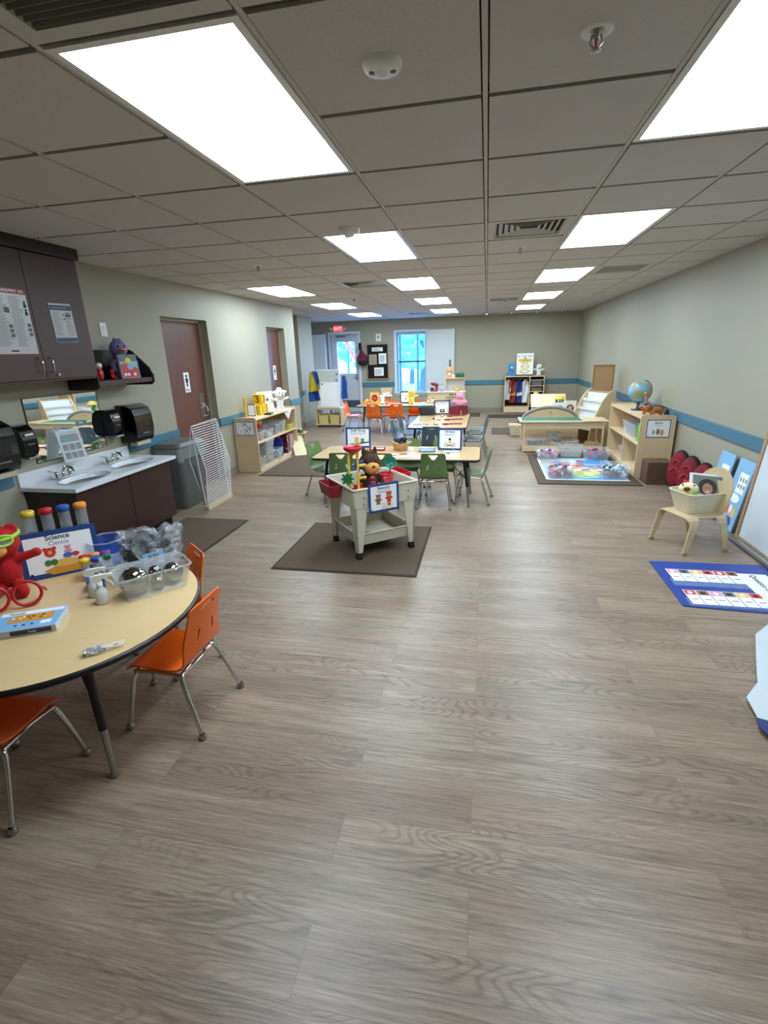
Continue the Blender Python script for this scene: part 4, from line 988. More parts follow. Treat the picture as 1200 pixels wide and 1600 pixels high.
# four tall sensory tubes on the counter side of the sign
for i, (nm, m) in enumerate((('yellow', YEL), ('red', RED), ('blue', BLUE), ('orange', ORG2))):
    d = i * .078
    t = thing('sensory_tube', 'tall clear tube with %s cap behind the Science sign' % nm, 'tube', (-2.415 + d * .72, 2.085 + d * .76, TZ), 0, 'tall capped sensory tubes')
    k = G(); k.cyl((0, 0, .012), (0, 0, .285), .029, CLEAR, n=22); k.obj('tube', t)
    k = G(); k.lathe([(.0, .31), (.028, .31), (.033, .305), (.033, .283), (.03, .28)], m, 24); k.obj('cap', t)
    k = G(); k.lathe([(0, 0), (.033, 0), (.033, .012), (.0, .012)], m, 24); k.obj('base', t)
    k = G(); k.cyl((0, 0, .0125), (0, 0, .19), .020, M('dark_sand', '3b3f4a', .6), n=16); k.obj('filling', t)
rnd = random.Random(11)
for i, (nm, m) in enumerate((('yellow', YEL), ('blue', BLUE), ('green', GRN), ('red', RED), ('orange', ORG2), ('purple', PURP))):
    r0, c0_ = divmod(i, 3); ux, uy = .72, .69
    x = -1.965 + c0_ * .05 * ux - r0 * .055 * uy; y = 1.93 + c0_ * .05 * uy + r0 * .055 * ux
    t = thing('small_jar', 'small clear jar with %s lid right of the Science sign' % nm, 'jar', (x, y, TZ), 0, 'small capped jars')
    k = G(); k.cyl((0, 0, 0), (0, 0, .105), .020, CLEAR2, n=18); k.obj('jar_body', t)
    k = G(); k.lathe([(0, .122), (.021, .122), (.023, .118), (.023, .10), (.02, .098)], m, 20); k.obj('lid', t)
    k = G()
    for j in range(16): k.ell((rnd.uniform(-.010, .010), rnd.uniform(-.010, .010), rnd.uniform(.008, .06)), .005, [m, INK, PAPER][j % 3], 6, 4)
    o = k.obj('beads', t); o['kind'] = 'stuff'
t = thing('caddy', 'clear and blue octagonal plastic caddy behind the small jars', 'caddy', (-2.03, 2.16, TZ))
k = G(); a = ovalpts(0, 0, .085, .085, 8); b = ovalpts(0, 0, .10, .10, 8); k.add([(x, y, 0) for x, y in a] + [(x, y, .14) for x, y in b], [(i, (i + 1) % 8, 8 + (i + 1) % 8, 8 + i) for i in range(8)], M('blue_clear', '2d5fc0', .15, alpha=.55)); k.obj('bowl', t)
k = G(); k.tube([(x, y, .14) for x, y in b], .005, CLEAR2, 6, True); k.obj('rim', t); k = G(); k.prism(a, .004, BLUE); k.obj('base', t)
o = G(); o.prism(rrect(.075, .10, .02), .055, BLUE); o = o.obj('blue_cup'); place(o, (-1.86, 1.865, TZ), 40); tag(o, 'small dark blue plastic cup behind the spray bottles', 'cup')
# clear bins
front = bin_box('clear_bin', 'clear plastic bin in front on the round table holding mirrored balls', 'bin', (-1.56, 1.90, TZ), .33, .185, .115, CLEAR, 50, taper=.82, lipw=.005)
back = bin_box('clear_bin', 'clear plastic bin behind on the round table holding the plastic bag', 'bin', (-1.73, 2.03, TZ), .33, .185, .115, CLEAR2, 50, taper=.82, lipw=.005)
MB_ = M('mirror_ball', '9a9892', .06, 1.0)
for i, (dx, dy, z, r, lab) in enumerate(((-.085, 0, .07, .066, 'largest mirrored ball, left in the front clear bin'), (.095, .012, .056, .050, 'second largest mirrored ball, right in the front clear bin'), (.012, -.02, .038, .032, 'small mirrored ball low in the middle of the front clear bin'), (.018, .035, .075, .030, 'small mirrored ball perched on top in the front clear bin'))):
    a = R(50); o = G().ell((0, 0, 0), r, MB_, 40, 24).obj('mirrored_ball'); place(o, (-1.56 + dx * math.cos(a) - dy * math.sin(a), 1.90 + dx * math.sin(a) + dy * math.cos(a), TZ + z)); tag(o, lab, 'ball', 'mirrored balls in the front bin')
# plastic bag: crumpled pouch
t = thing('plastic_bag', 'crumpled clear plastic bag with printed label standing in the rear clear bin', 'bag', (-1.70, 2.07, TZ + .015), 50)
def pouch(k, w, h, d, m, n=26, q=20, amp=.01, sd=1, pinch=1.0):
    from mathutils import noise
    vs = []
    for side in (1, -1):
        for i in range(q + 1):
            v = i / q
            for j in range(n + 1):
                u = j / n; x = (u - .5) * w * (1 + .12 * (v - .5)); bul = math.sin(math.pi * u) ** .5 * math.sin(math.pi * min(1, v * .92 + .04)) ** .7
                nn = noise.noise(Vector((u * 5 + sd, v * 7, side * 3.))) ; n2 = abs(noise.noise(Vector((u * 14 - v * 9, v * 4 + sd, side * 7.))))
                vs.append((x + nn * amp, side * (d * bul + amp * n2 * 1.6) + nn * amp, v * h + amp * 1.5 * noise.noise(Vector((u * 6, sd, v * 3)))))
    fs = []
    for s in range(2):
        b = s * (q + 1) * (n + 1)
        for i in range(q):
            for j in range(n):
                f = (b + i * (n + 1) + j, b + i * (n + 1) + j + 1, b + (i + 1) * (n + 1) + j + 1, b + (i + 1) * (n + 1) + j); fs.append(f if s else f[::-1])
    k.add(vs, fs, m, True)
k = G(TR(0, 0, .0, 0, 8, 0)); pouch(k, .30, .23, .04, M('clear_film', 'e6ecf0', .05, alpha=.20, spec=1.0), n=44, q=34, amp=.030); k.obj('film', t)
k = G(TR(0, 0, .06, 0, 4, 0)); k.box((-.075, -.025, .02), (.07, .03, .09), M('olive_pack', '2c2a1c', .4), .01); k.obj('dark_packet', t)
k = G(TR(.01, -.052, .075, 80)); k.box((0, 0, 0), (.10, .07, .002), SKYB)
rnd = random.Random(9)
for i in range(9): k.disc(rnd.uniform(-.035, .045), rnd.uniform(-.025, .02), .008, [PRED, YEL, GRN, PAPER][i % 4], None, .0016 + i * .0002)
k.text('FUN', .026, INK, TR(.0, .012, .004), True); k.obj('printed_label', t)
k = G(); rnd = random.Random(3)
for i in range(120): k.box((0, 0, 0), (.038, .026, .008), M('charcoal_bits', '22242a', .3), 0, TR(rnd.uniform(-.11, .11), rnd.uniform(-.03, .03), rnd.uniform(0.0, .18), rnd.uniform(0, 90), rnd.uniform(0, 90), 0))
o = k.obj('dark_contents', t); o['kind'] = 'stuff'
# spray bottles
def spray(lab, x, y, rz):
    t = thing('spray_bottle', lab, 'spray bottle', (x, y, TZ), rz, 'small white spray bottles')
    k = G(); k.lathe([(0, 0), (.026, 0), (.029, .006), (.029, .05), (.024, .066), (.013, .078), (.012, .09)], M('frosted_bottle', 'e3e6e4', .35, alpha=.8), 22); k.obj('bottle', t)
    k = G(); k.lathe([(.014, .088), (.014, .104), (.009, .106)], WHITE, 18); k.obj('collar', t)
    k = G(); k.prism([(-.034, .118), (-.028, .108), (-.012, .104), (.010, .104), (.014, .120), (.030, .126), (.058, .126), (.060, .140), (.03, .141), (-.010, .140), (-.030, .132)], .015, WHITE, Matrix.Translation((0, .0075, 0)) @ rotm(90)); k.obj('spray_head', t)
    k = G(); k.tube([(.022, 0, .124), (.036, 0, .108), (.050, 0, .096), (.056, 0, .078)], .005, WHITE, 8, sub=1); k.obj('trigger', t)
spray('white spray bottle nearer the front clear bin', -1.715, 1.735, 32); spray('white spray bottle behind the other, next to the jars', -1.80, 1.79, 32)
# puzzle box
def pz(s, z):
    s.rect(-.125, -.085, .125, .085, SKYB, None, z); s.rect(-.12, .05, .12, .08, PAPER, None, z + .0003); s.text('Puzzle', .024, INK, TR(-.06, .064, z + .0008), True)
    s.prism([(-.07, -.02), (.08, -.02), (.1, .0), (.09, .04), (-.05, .045), (-.08, .01)], .0005, PSAND, TR(0, 0, z + .0003))
    rnd = random.Random(6)
    for i in range(12): s.disc(rnd.uniform(-.06, .08), rnd.uniform(-.01, .035), .006, [PBRN, INK, PAPER][i % 3], None, z + .0012)
    for i in range(3): s.disc(-.03 + i * .03, -.05, .006, INK, None, z + .0012)
    s.rect(.06, -.06, .10, -.03, PAPER, None, z + .0008)
t = thing('puzzle_box', 'flat pale blue puzzle box lying on the round table near its front edge', 'box', (-1.885, 1.505, TZ), 28)
k = G(); k.box((0, 0, .016), (.255, .175, .031), M('box_side_white', 'c9ced6', .5), .001); k.rect(-.04, -.01, .11, .01, M('dark_blue_print', '26365e', .4), TR(0, -.0878, .016, 90)); k.text('Puzzle', .012, PAPER, TR(.04, -.0882, .016, 90), True); k.obj('carton', t)
k = G(TR(0, 0, .0318)); pz(k, 0); k.obj('lid_picture', t)
t = thing('bead_bag', 'small clear bag of silver grey beads lying near the round table front edge', 'bag', (-1.44, 1.375, TZ), 40)
k = G(TR(0, 0, .014)); k.ell((0, 0, 0), (.055, .026, .013), M('clear_film2', 'd8dde0', .08, alpha=.3), 16, 8); k.prism([(.045, -.018), (.095, -.024), (.10, .018), (.045, .02)], .003, MATS['clear_film2']); k.obj('film', t)
k = G(); rnd = random.Random(1)
for i in range(60): k.box((0, 0, 0), (.007, .006, .004), [STEEL, M('slate_bead', '6f8494', .4), PAPER][i % 3], 0, TR(rnd.uniform(-.042, .03), rnd.uniform(-.018, .018), rnd.uniform(.006, .02), rnd.uniform(0, 90), rnd.uniform(0, 90), 0))
o = k.obj('beads', t); o['kind'] = 'stuff'
k = G(); k.box((.068, 0, .017), (.014, .012, .006), M('cream_tag', 'e6c9b8', .6)); k.obj('tag_label', t)

# ================================================================ SENSORY CART
CA = 39
cart = thing('sensory_cart', 'beige plastic sensory play cart on black casters with deep tray', 'play cart', (-.925, 3.885, 0), CA)
CB = M('cart_beige_plastic', 'cfc9b6', .45, bump=.05, scale=40)
h0 = .28
def legp(sx, sy):
    k = G(); 
    for (ax, w_) in (('x', .10), ('y', .10)):
        # tapered leg faces
        ux = (-sx, 0) if ax == 'x' else (0, -sy)
        top = .11; bot = .045; x0, y0 = sx * .272, sy * .272; xb, yb_ = sx * .262, sy * .262
        th_ = .012
        nx, ny = (0, -sy) if ax == 'x' else (-sx, 0)
        vs = []
        for (x, y, wd, z) in ((x0, y0, top, .46), (xb, yb_, bot, .065)):
            for a in (0, wd):
                for b in (0, th_): vs.append((x + ux[0] * a + nx * b, y + ux[1] * a + ny * b, z))
        k.add(vs, [(0, 1, 3, 2), (4, 6, 7, 5), (0, 4, 5, 1), (2, 3, 7, 6), (0, 2, 6, 4), (1, 5, 7, 3)], CB)
    l = k.obj('leg', cart)
    k = G(); x, y = sx * .245, sy * .245
    k.cyl((x, y, .05), (x, y, .075), .012, BLACK, n=12); k.b2((x - .018, y - .02, .045), (x + .018, y + .02, .06), BLACK, .004)
    for s in (-.011, .011): k.cyl((x + s - .008, y, .028), (x + s + .008, y, .028), .028, BLACKR, n=20)
    k.obj('caster', l)
    for z in (.53, .475):
        k = G(); k.cyl((sx * .2, sy * .287, z), (sx * .2, sy * .29, z), .007, STEEL, n=12); k.obj('bolt', l)
for sx in (-1, 1):
    for sy in (-1, 1): legp(sx, sy)
def hollow(k, w0, d0, w1, d1, z0, z1, th, m, floor_z=None, r=.02):
    a = rrect(w0, d0, r); b = rrect(w1, d1, r); c = rrect(w1 - 2 * th, d1 - 2 * th, r * .7); e = rrect(w0 - 2 * th, d0 - 2 * th, r * .7); n = len(a)
    vs = [(x, y, z0) for x, y in a] + [(x, y, z1) for x, y in b] + [(x, y, z1) for x, y in c] + [(x, y, floor_z if floor_z is not None else z0 + th) for x, y in e]
    for q in range(3): k.add(vs, [(q * n + i, q * n + (i + 1) % n, (q + 1) * n + (i + 1) % n, (q + 1) * n + i) for i in range(n)], m)
    k.add(vs, [tuple(range(n))[::-1], tuple(range(3 * n, 4 * n))], m)
k = G(); hollow(k, .55, .55, .575, .575, .44, .595, .014, CB, .455); k.tube([(x, y, .597) for x, y in rrect(.575, .575, .02)], .009, CB, 8, True); k.obj('upper_tray', cart)
k = G(); hollow(k, .475, .475, .505, .505, .12, .215, .01, CB, .13); k.tube([(x, y, .215) for x, y in rrect(.505, .505, .02)], .006, CB, 6, True); k.obj('lower_tray', cart)
for s, nm in ((-1, 'left'), (1, 'right')):
    k = G(TR(s * .345, .05 if s < 0 else .12, .50)); hollow(k, .085, .24, .11, .27, 0, .10, .004, DKR if s < 0 else RED); k.obj('side_pocket', cart)
    k = G(TR(s * .29, .05, .60)); k.b2((-.02, -.1, -.01), (.02, .1, .006), RED); 
def sens(k, w, h):
    bearpic(k, -.05, .01, .032, PBRN); bearpic(k, .045, .02, .036, PRED); k.rect(-.02, -.095, .075, -.045, M('print_cream', 'ecdcc8', .6), None, .0022); k.disc(.045, -.06, .014, PRED, None, .0026)
    for x in (-.02, .028, .075): k.rect(x - .002, -.105, x + .002, -.09, INK, None, .0026)
s_ = sign('', (0, 0, 0), 0, .27, .235, 'Sensory', 'Sensorial', sens, 0)
for o in list(s_.children):
    if o.name.startswith('foot'): bpy.data.objects.remove(o)
s_.location = (-.03, -.297, .392); s_.parent = cart; s_.name = 'sign_board'
for q in ('category',): del s_[q]
s_['label'] = 'white sign with dark blue frame reading Sensory Sensorial'
TZC = .456
def oncart(x, y): a = R(CA); return (-.925 + x * math.cos(a) - y * math.sin(a), 3.885 + x * math.sin(a) + y * math.cos(a))
# water wheel tower
x, y = oncart(-.195, -.105)
t = thing('water_wheel_tower', 'yellow water wheel tower toy with red funnel standing in the cart tray', 'toy', (x, y, TZC), 20)
k = G(); k.lathe([(0, 0), (.07, 0), (.075, .012), (.05, .03), (0, .03)], GRN, 20); k.obj('base', t)
for s in (-.035, .035): k = G(); k.b2((s - .009, -.012, .02), (s + .009, .012, .40), YEL, .003); k.obj('post', t)
k = G()
for z in (.09, .19, .29): k.cyl((.035, 0, z), (.085, -.01, z + .006), .012, YEL, n=12); k.ell((.088, -.01, z + .006), .014, YEL)
k.obj('pegs', t)
k = G(); k.lathe([(.01, .38), (.03, .40), (.07, .425), (.075, .45), (.07, .45), (.06, .428), (.0, .40)], RED, 24); k.obj('funnel', t)
for i, (dx, z, m, nm) in enumerate(((.045, .29, BLUE, 'blue'), (-.055, .20, GRN, 'green'), (.03, .10, RED, 'red'))):
    k = G(TR(dx, .03 if i != 1 else -.035, z)); k.cyl((0, -.018, 0), (0, .018, 0), .036, m, n=20)
    for j in range(8): a = j * .785; k.box((0, 0, 0), (.02, .036, .014), m, .003, TR(.042 * math.cos(a), 0, .042 * math.sin(a), 0, -math.degrees(a), 0))
    o = k.obj('wheel', t); o['label'] = nm + ' paddle wheel'
x, y = -.925, 3.885
def hrn(t, H, hr, hz):
    k = G()
    for s in (-1, 1): k.ell((s * hr * .55, 0, hz + hr * 1.0), (hr * .14, hr * .1, hr * .3), MATS['muzzle_tan'])
    k.obj('ear_lining', t)
plush('plush_horse', 'brown plush horse with tan muzzle and mouth sitting in the cart tray', 'soft toy', (x, y, TZC), 28, .365, FZ['brown'], M('muzzle_tan', 'd8944a', .8), msc=1.5, nosem=FZ['brown'], ears='tall', extra=hrn, head=.24, hair=FZ['brown'])
x, y = -.805, 3.95
t = thing('toy_bucket', 'red toy bucket beside the brown plush horse in the cart tray', 'bucket', (x, y, TZC)); k = G(); k.lathe([(0, 0), (.05, 0), (.065, .17), (.061, .17), (.047, .008), (0, .008)], RED, 24); k.tube([(.065 * math.cos(i * .2618), .065 * math.sin(i * .2618), .17) for i in range(24)], .005, RED, 6, True); k.obj('bucket_body', t)
k = G(); k.tube([(-.066, 0, .165), (-.05, -.03, .15), (0, -.066, .135), (.05, -.05, .15), (.066, 0, .165)], .004, RED, 6, sub=1); k.obj('handle', t)
x, y = -.78, 4.03
t = thing('toy_scoop', 'teal green round scoop propped behind the plush horse in the cart tray', 'scoop', (x, y, TZC + .20), 30)
k = G(TR(0, 0, .05, 75)); k.lathe([(0, -.02), (.035, -.014), (.05, .01), (.053, .012), (.04, -.018), (0, -.026)], M('teal_plastic', '1f8a78', .3), 24); k.obj('scoop_bowl', t); k = G(); k.tube([(0, .0, .0), (0, .03, -.08), (0, .02, -.198)], .007, MATS['teal_plastic'], 8); k.obj('handle', t)
for dx, dy, m, lab in ((-.02, -.17, RED, 'low red toy dish at the front of the cart tray'), (.03, .12, BLUE, 'blue toy cup at the back of the cart tray')):
    x, y = oncart(dx, dy); o = G().lathe([(0, 0), (.05, 0), (.06, .07), (.055, .07), (.045, .006), (0, .006)], m, 22).obj('toy_cup'); place(o, (x, y, TZC)); tag(o, lab, 'cup')
x, y = oncart(-.065, -.165); o = G().ell((0, 0, .05), (.03, .03, .05), DKR).ell((0, 0, .105), .024, DKR).obj('toy_shaker'); place(o, (x - .0, y + .02, TZC + .07)); o.location.z = TZC + .072; tag(o, 'dark red rounded toy standing in the low red dish', 'toy')
x, y = oncart(-.10, -.12); o = G().ell((0, 0, .022), (.05, .03, .022), PRED).ell((.04, .02, .018), (.02, .02, .018), RED).obj('red_toy'); place(o, (x, y, .131)); tag(o, 'small red toy lying in the lower tray of the cart', 'toy')

# ================================================================ TABLE A, green chairs
OA = rrect(1.80, .72, .06, 5)
table('rectangular_table', 'maple rectangular table with black edge and green chairs, behind the cart', (-.94, 5.33, 0), 0, OA, .53, [(.80, -.27), (-.80, -.27), (.80, .27), (-.80, .27)])
gc = chair('green chair at the left end of the nearer rectangular table', GREEN, (-1.83, 5.47, 0), -108, 'tri', 'green chairs at the nearer rectangular table')
for x, y, rz, lab in ((-1.50, 5.11, 4, 'green chair leftmost at the front side of the nearer table, behind the cart'), (-1.045, 5.11, -2, 'green chair at the front side of the nearer table, behind the plush horse'), (-.51, 5.115, 2, 'green chair at the front side of the nearer table with full back in view'),
                      (-.88, 5.62, 180, 'green chair at the far side of the nearer table behind the wicker basket'), (-.46, 5.62, 180, 'green chair at the far side of the nearer table behind the Writing sign'), (-.10, 5.33, 84, 'green chair at the right end of the nearer rectangular table')):
    clone(gc, (x, y, 0), rz, lab)
AZ = .531
def sg(k, w, h): bearpic(k, -.02, -.02, .035, PYEL); bearpic(k, .05, -.03, .028, PGRN); k.prism([(-.13, -.1), (.13, -.1), (.13, -.045), (.04, -.06), (-.05, -.08)], .0004, M('print_navy', '233a66', .6), TR(0, 0, .0011)); k.prism([(-.13, -.1), (.13, -.1), (.13, -.06)], .0004, PAPER, TR(0, 0, .003))
sign('dark blue framed sign reading Small Group on the nearer rectangular table', (-1.46, 5.60, AZ), 4, .30, .24, 'Small Group', 'Grupo pequeno', sg, 5)
def wr(k, w, h):
    k.disc(0, -.0, .014, INK, None, .0014); k.disc(0, -.03, .014, PYEL, None, .0014); k.rect(-.03, -.075, .03, -.06, PBRN, None, .0014)
    for x in (-.055, -.04, .04, .055): k.rect(x - .003, -.085, x + .003, -.04, PBRN, None, .0014)
    for x in (-.028, .028): k.rect(x - .002, -.09, x + .002, -.06, INK, None, .0016)
    k.rect(-.055, -.045, .055, -.04, PSAND, None, .0015)
sign('dark blue framed sign reading Writing on the nearer rectangular table', (-.375, 5.50, AZ), -4, .27, .24, 'Writing', 'Escritura', wr, 5)
t = thing('wicker_basket', 'small round tan basket of dark cloths on the nearer table', 'basket', (-.93, 5.47, AZ)); k = G(); k.lathe([(0, 0), (.075, 0), (.098, .08), (.105, .09), (.094, .085), (.07, .008), (0, .008)], M('wicker', 'c9a063', .7, var=.3, scale=70, bump=.5), 24); k.obj('basket_bowl', t)
k = G()
for s in (-1, 1): k.tube([(s * .095, -.025, .085), (s * .13, 0, .098), (s * .095, .025, .085)], .007, MATS['wicker'], 8)
k.obj('handle', t)
k = G(); rnd = random.Random(5)
for i, m in enumerate((NAVY, INK, NAVY, M('dark_slate_cloth', '33394a', .8), INK)): k.ell((rnd.uniform(-.04, .04), rnd.uniform(-.04, .03), .085 + .01 * i), (.042, .034, .026), m, 10, 6)
o = k.obj('cloths'); place(o, (-.93, 5.47, AZ)); tag(o, 'dark blue and black cloths heaped in the round tan basket', 'cloth')
def tray(lab, x, y, w, d, m, rz=0, m2=None, z=AZ):
    t = thing('flat_tray', lab, 'tray', (x, y, z), rz); k = G(); hollow(k, w * .92, d * .92, w, d, 0, .022, .003, m); k.obj('tray_body', t)
    if m2: k = G(); k.b2((-w * .38, -d * .3, .0045), (w * .38, d * .3, .018), m2, .004); k.obj('contents', t)
tray('flat red rimmed tray in front of the Small Group sign', -1.20, 5.46, .19, .12, RED, 3, PAPER)
tray('flat blue grey tray between the basket and the Writing sign', -.62, 5.40, .19, .13, M('tray_blue', '7f9fc0', .3), -2, SKYB)
o = G().box((0, 0, .02), (.14, .14, .04), NAVY, .006).ell((.0, 0, .06), (.05, .05, .03), NAVY).obj('toy_block'); place(o, (-1.47, 5.38, AZ), 10); tag(o, 'dark navy toy block on the nearer table behind the tower', 'toy')
t = thing('paper_sheets', 'white sheets with blue and red pencils on the nearer table front edge', 'paper', (-.86, 5.17, AZ), 2); k = G(); k.b2((-.17, -.09, 0), (.13, .08, .002), PAPER); k.obj('sheets', t)
for i, (x0, m) in enumerate(((-.10, INK), (-.02, RED), (.05, BLUE), (.0, INK))): k = G(); k.cyl((x0 - .04, -.03 + i * .025, .006), (x0 + .04, -.025 + i * .025, .006), .004, m, n=6); o = k.obj('pencil'); place(o, (-.86, 5.17, AZ + .0)); tag(o, ['leftmost dark pencil on the white sheets', 'red pencil on the white sheets', 'blue pencil on the white sheets', 'rearmost dark pencil on the white sheets'][i], 'pencil')
o = G().b2((-.12, -.10, 0), (.12, .07, .002), PAPER).b2((-.1, -.06, .002), (.08, .05, .0026), M('paper_tint', 'e6efe6', .6)).ell((.0, .05, .008), (.03, .012, .006), PGRN).obj('paper_sheets'); place(o, (-.38, 5.22, AZ), -3); tag(o, 'white papers in front of the Writing sign', 'paper')
o = G().b2((-.08, -.03, 0), (.08, .03, .004), PAPER).ell((.02, 0, .012), (.02, .014, .009), STEEL).obj('paper_sheets'); place(o, (-.35, 5.41, AZ), 0); tag(o, 'small white card with grey clip directly under the Writing sign', 'paper')

# ================================================================ TABLE B, slate chairs
OB = rrect(.84, 1.62, .06, 5)
BZ = .561
table('rectangular_table', 'maple table with dark edge and slate blue chairs, end-on behind the Writing sign', (-.67, 7.78, 0), 0, OB, .56, [(.35, -.68), (-.35, -.68), (.35, .68), (-.35, .68)])
bc = chair('slate blue chair at the near end of the middle table, back to the viewer', BLUEG, (-.72, 6.98, 0), 0, 'slot', 'slate blue chairs at the middle table')
for x, y, rz, lab in ((-.14, 7.55, 90, 'slate blue chair on the right side of the middle table, nearest'), (-.14, 8.20, 90, 'slate blue chair on the right side of the middle table, farther'), (-1.21, 7.40, -90, 'slate blue chair on the left side of the middle table, nearest'), (-1.21, 8.10, -90, 'slate blue chair on the left side of the middle table, farther')):
    clone(bc, (x, y, 0), rz, lab)
def ms(k, w, h): k.rect(-.03, -.085, .045, -.03, INK, None, .0014); k.disc(.008, -.055, .022, PRED, None, .0018); k.disc(.008, -.055, .012, PAPER, None, .0022)
sign('dark framed sign reading Music and Movement on the middle table far end', (-.72, 8.50, BZ), 0, .27, .235, 'Music and Movement', 'Musica y movimiento', ms, 5, frame=M('black_frame', '23272e', .4))
bin_box('black_caddy', 'dark caddy of instruments left of the Music sign on the middle table', 'caddy', (-.965, 8.42, BZ), .27, .2, .13, M('dark_caddy', '2c2c33', .4), 0, [GREYINK, INK, STEEL], seed=21)
bin_box('red_basket', 'dark red rimmed basket right of the Music sign on the middle table', 'basket', (-.49, 8.44, BZ), .2, .17, .13, M('maroon_tub', '7d2233', .4), 0, [GREYINK, PINK], seed=22)
bin_box('red_basket', 'dark red basket farthest right on the middle table', 'basket', (-.335, 8.48, BZ), .11, .15, .13, MATS['maroon_tub'], 0, [PINK, DKR], seed=23)
plush('plush_flamingo', 'pale pink plush sitting behind the dark red basket on the middle table', 'soft toy', (-.345, 8.66, BZ), 10, .26, FZ['pink'], FZ['white'], ears='tall', arms='out') if False else None
k = G(); k.ell((0, 0, .07), (.085, .06, .07), FZ['pink']); k.ell((0, -.01, .17), (.07, .06, .06), FZ['pink']); k.tube([(-.07, 0, .1), (-.13, -.02, .08)], .03, FZ['pink']); k.tube([(.07, 0, .1), (.12, -.02, .07)], .03, FZ['pink']); k.ell((-.045, 0, .22), (.02, .015, .03), FZ['pink']); k.ell((.045, 0, .22), (.02, .015, .03), FZ['pink'])
t = thing('plush_pig', 'pink plush pig perched on the dark red baskets of the middle table', 'soft toy', (-.42, 8.47, BZ + .125), 0); k.obj('body', t, remesh(.007)); k = G(); k.ell((0, -.068, .165), (.022, .015, .016), PINK); k.obj('snout', t)
k = G()
for s in (-1, 1): k.ell((s * .028, -.062, .192), .006, INK)
k.obj('eyes', t)
for i, (x, y) in enumerate(((-.50, 7.26), (-.51, 7.76), (-.50, 8.22))):
    t = thing('red_hand_bell', ['dark red handled brush nearest on the middle table', 'dark red handled brush in the middle of the middle table', 'dark red handled brush farthest on the middle table'][i], 'brush', (x, y, BZ), -85 + i * 4, 'red handled brushes on the middle table'); t.name = 'red_brush' if i == 0 else 'red_brush.00%d' % i
    k = G(); k.ell((0, -.06, .014), (.03, .06, .013), DKR); k.obj('brush_head', t); k = G(); k.tube([(0, -.0, .014), (.005, .10, .016), (0, .18, .012)], .009, DKR, 8); k.obj('handle', t)
    k = G(); k.ell((0, -.15, .018), (.028, .034, .017), M('clear_dome', 'b9bcb4', .15, .5)); o = k.obj('shaker_egg'); place(o, (x, y, BZ), -85 + i * 4); o.location = (x - .04, y, BZ); tag(o, ['grey green shaker egg left of the nearest red brush', 'grey green shaker egg left of the middle red brush', 'grey green shaker egg left of the farthest red brush'][i], 'shaker', 'shaker eggs on the middle table')
o = G().tube([(-.11, 0, .01), (.11, .01, .01)], .009, MAROON).tube([(-.12, -.03, .006), (.1, -.03, .006)], .006, PAPER).obj('claves'); place(o, (-.93, 7.22, BZ)); tag(o, 'maroon rhythm stick beside a white one at the near left of the middle table', 'rhythm stick')
for i, (x, y) in enumerate(((-.72, 7.30), (-.80, 7.85))): o = G().cyl((0, 0, .0), (0, 0, .006), .035, STEEL, n=20).ell((0, 0, .014), (.018, .018, .012), BLACK).tube([(-.09, 0, .006), (-.03, 0, .008)], .005, MAPLE).obj('finger_cymbal'); place(o, (x, y, BZ), 20); tag(o, ['silver cymbal at the near end of the middle table', 'silver cymbal at the centre of the middle table'][i], 'cymbal')

# ================================================================ TABLE C, far orange chairs
OC = rrect(1.55, .72, .06, 5)
CZ_ = .561
table('rectangular_table', 'maple table with dark edge and orange chairs, far near the exit door', (-1.83, 10.28, 0), 0, OC, .56, [(.66, -.27), (-.66, -.27), (.66, .27), (-.66, .27)])
for x, y, rz, lab in ((-2.24, 10.04, 0, 'orange chair at the front of the far table, left of two'), (-1.75, 10.04, 0, 'orange chair at the front of the far table, right of two'), (-2.80, 10.42, -95, 'orange chair seen side-on at the left end of the far table'),
                      (-2.03, 10.66, 180, 'orange chair behind the far table, left of two'), (-1.48, 10.62, 182, 'orange chair behind the far table, right of two'), (-.98, 10.20, 88, 'orange chair at the right end of the far table beside the dark caddy')):
    clone(c0, (x, y, 0), rz, lab, group='orange chairs at the far table')
t = thing('wicker_tray', 'peach coloured basket of toy food at the left end of the far table', 'basket', (-2.42, 10.22, CZ_)); k = G(); hollow(k, .22, .16, .26, .2, 0, .07, .01, M('peach_wicker', 'e0a670', .7)); k.obj('basket_body', t)
k = G(); rnd = random.Random(2)
for i in range(8): k.ell((rnd.uniform(-.08, .08), rnd.uniform(-.05, .05), .06 + rnd.uniform(0, .03)), rnd.uniform(.02, .035), [FZ['peach'], PRED, FZ['tan'], PYEL][i % 4], 8, 6)
o = k.obj('toy_food'); place(o, (-2.42, 10.22, CZ_)); tag(o, 'heap of orange and tan toy food in the peach basket', 'toy food'); o['kind'] = 'stuff'
def bk(s, z): s.disc(0, 0, .065, M('print_maroon', '6e1f1c', .6), None, z, .075); s.disc(.0, .0, .04, PRED, None, z + .001); s.disc(-.07, .09, .02, PYEL, None, z)
t = thing('picture_book', 'upright picture book with orange cover and dark red circle on the far table', 'book', (-2.30, 10.36, CZ_), 0); poster('cover', '', TR(0, 0, .12, 84), .20, .24, bk, base=M('cover_orange', 'efb455', .5), parent=t, th=.012)
o = G().ell((0, 0, .10), (.05, .04, .09), FZ['white']).ell((0, -.02, .03), (.06, .05, .03), FZ['cream']).obj('white_toy'); place(o, (-2.13, 10.33, CZ_)); tag(o, 'white rounded toy standing right of the orange book on the far table', 'toy')
o = G().ell((0, 0, .028), (.045, .035, .028), PINK).obj('pink_toy'); place(o, (-2.02, 10.25, CZ_)); tag(o, 'small pink toy on the far table in front of the rear chairs', 'toy')
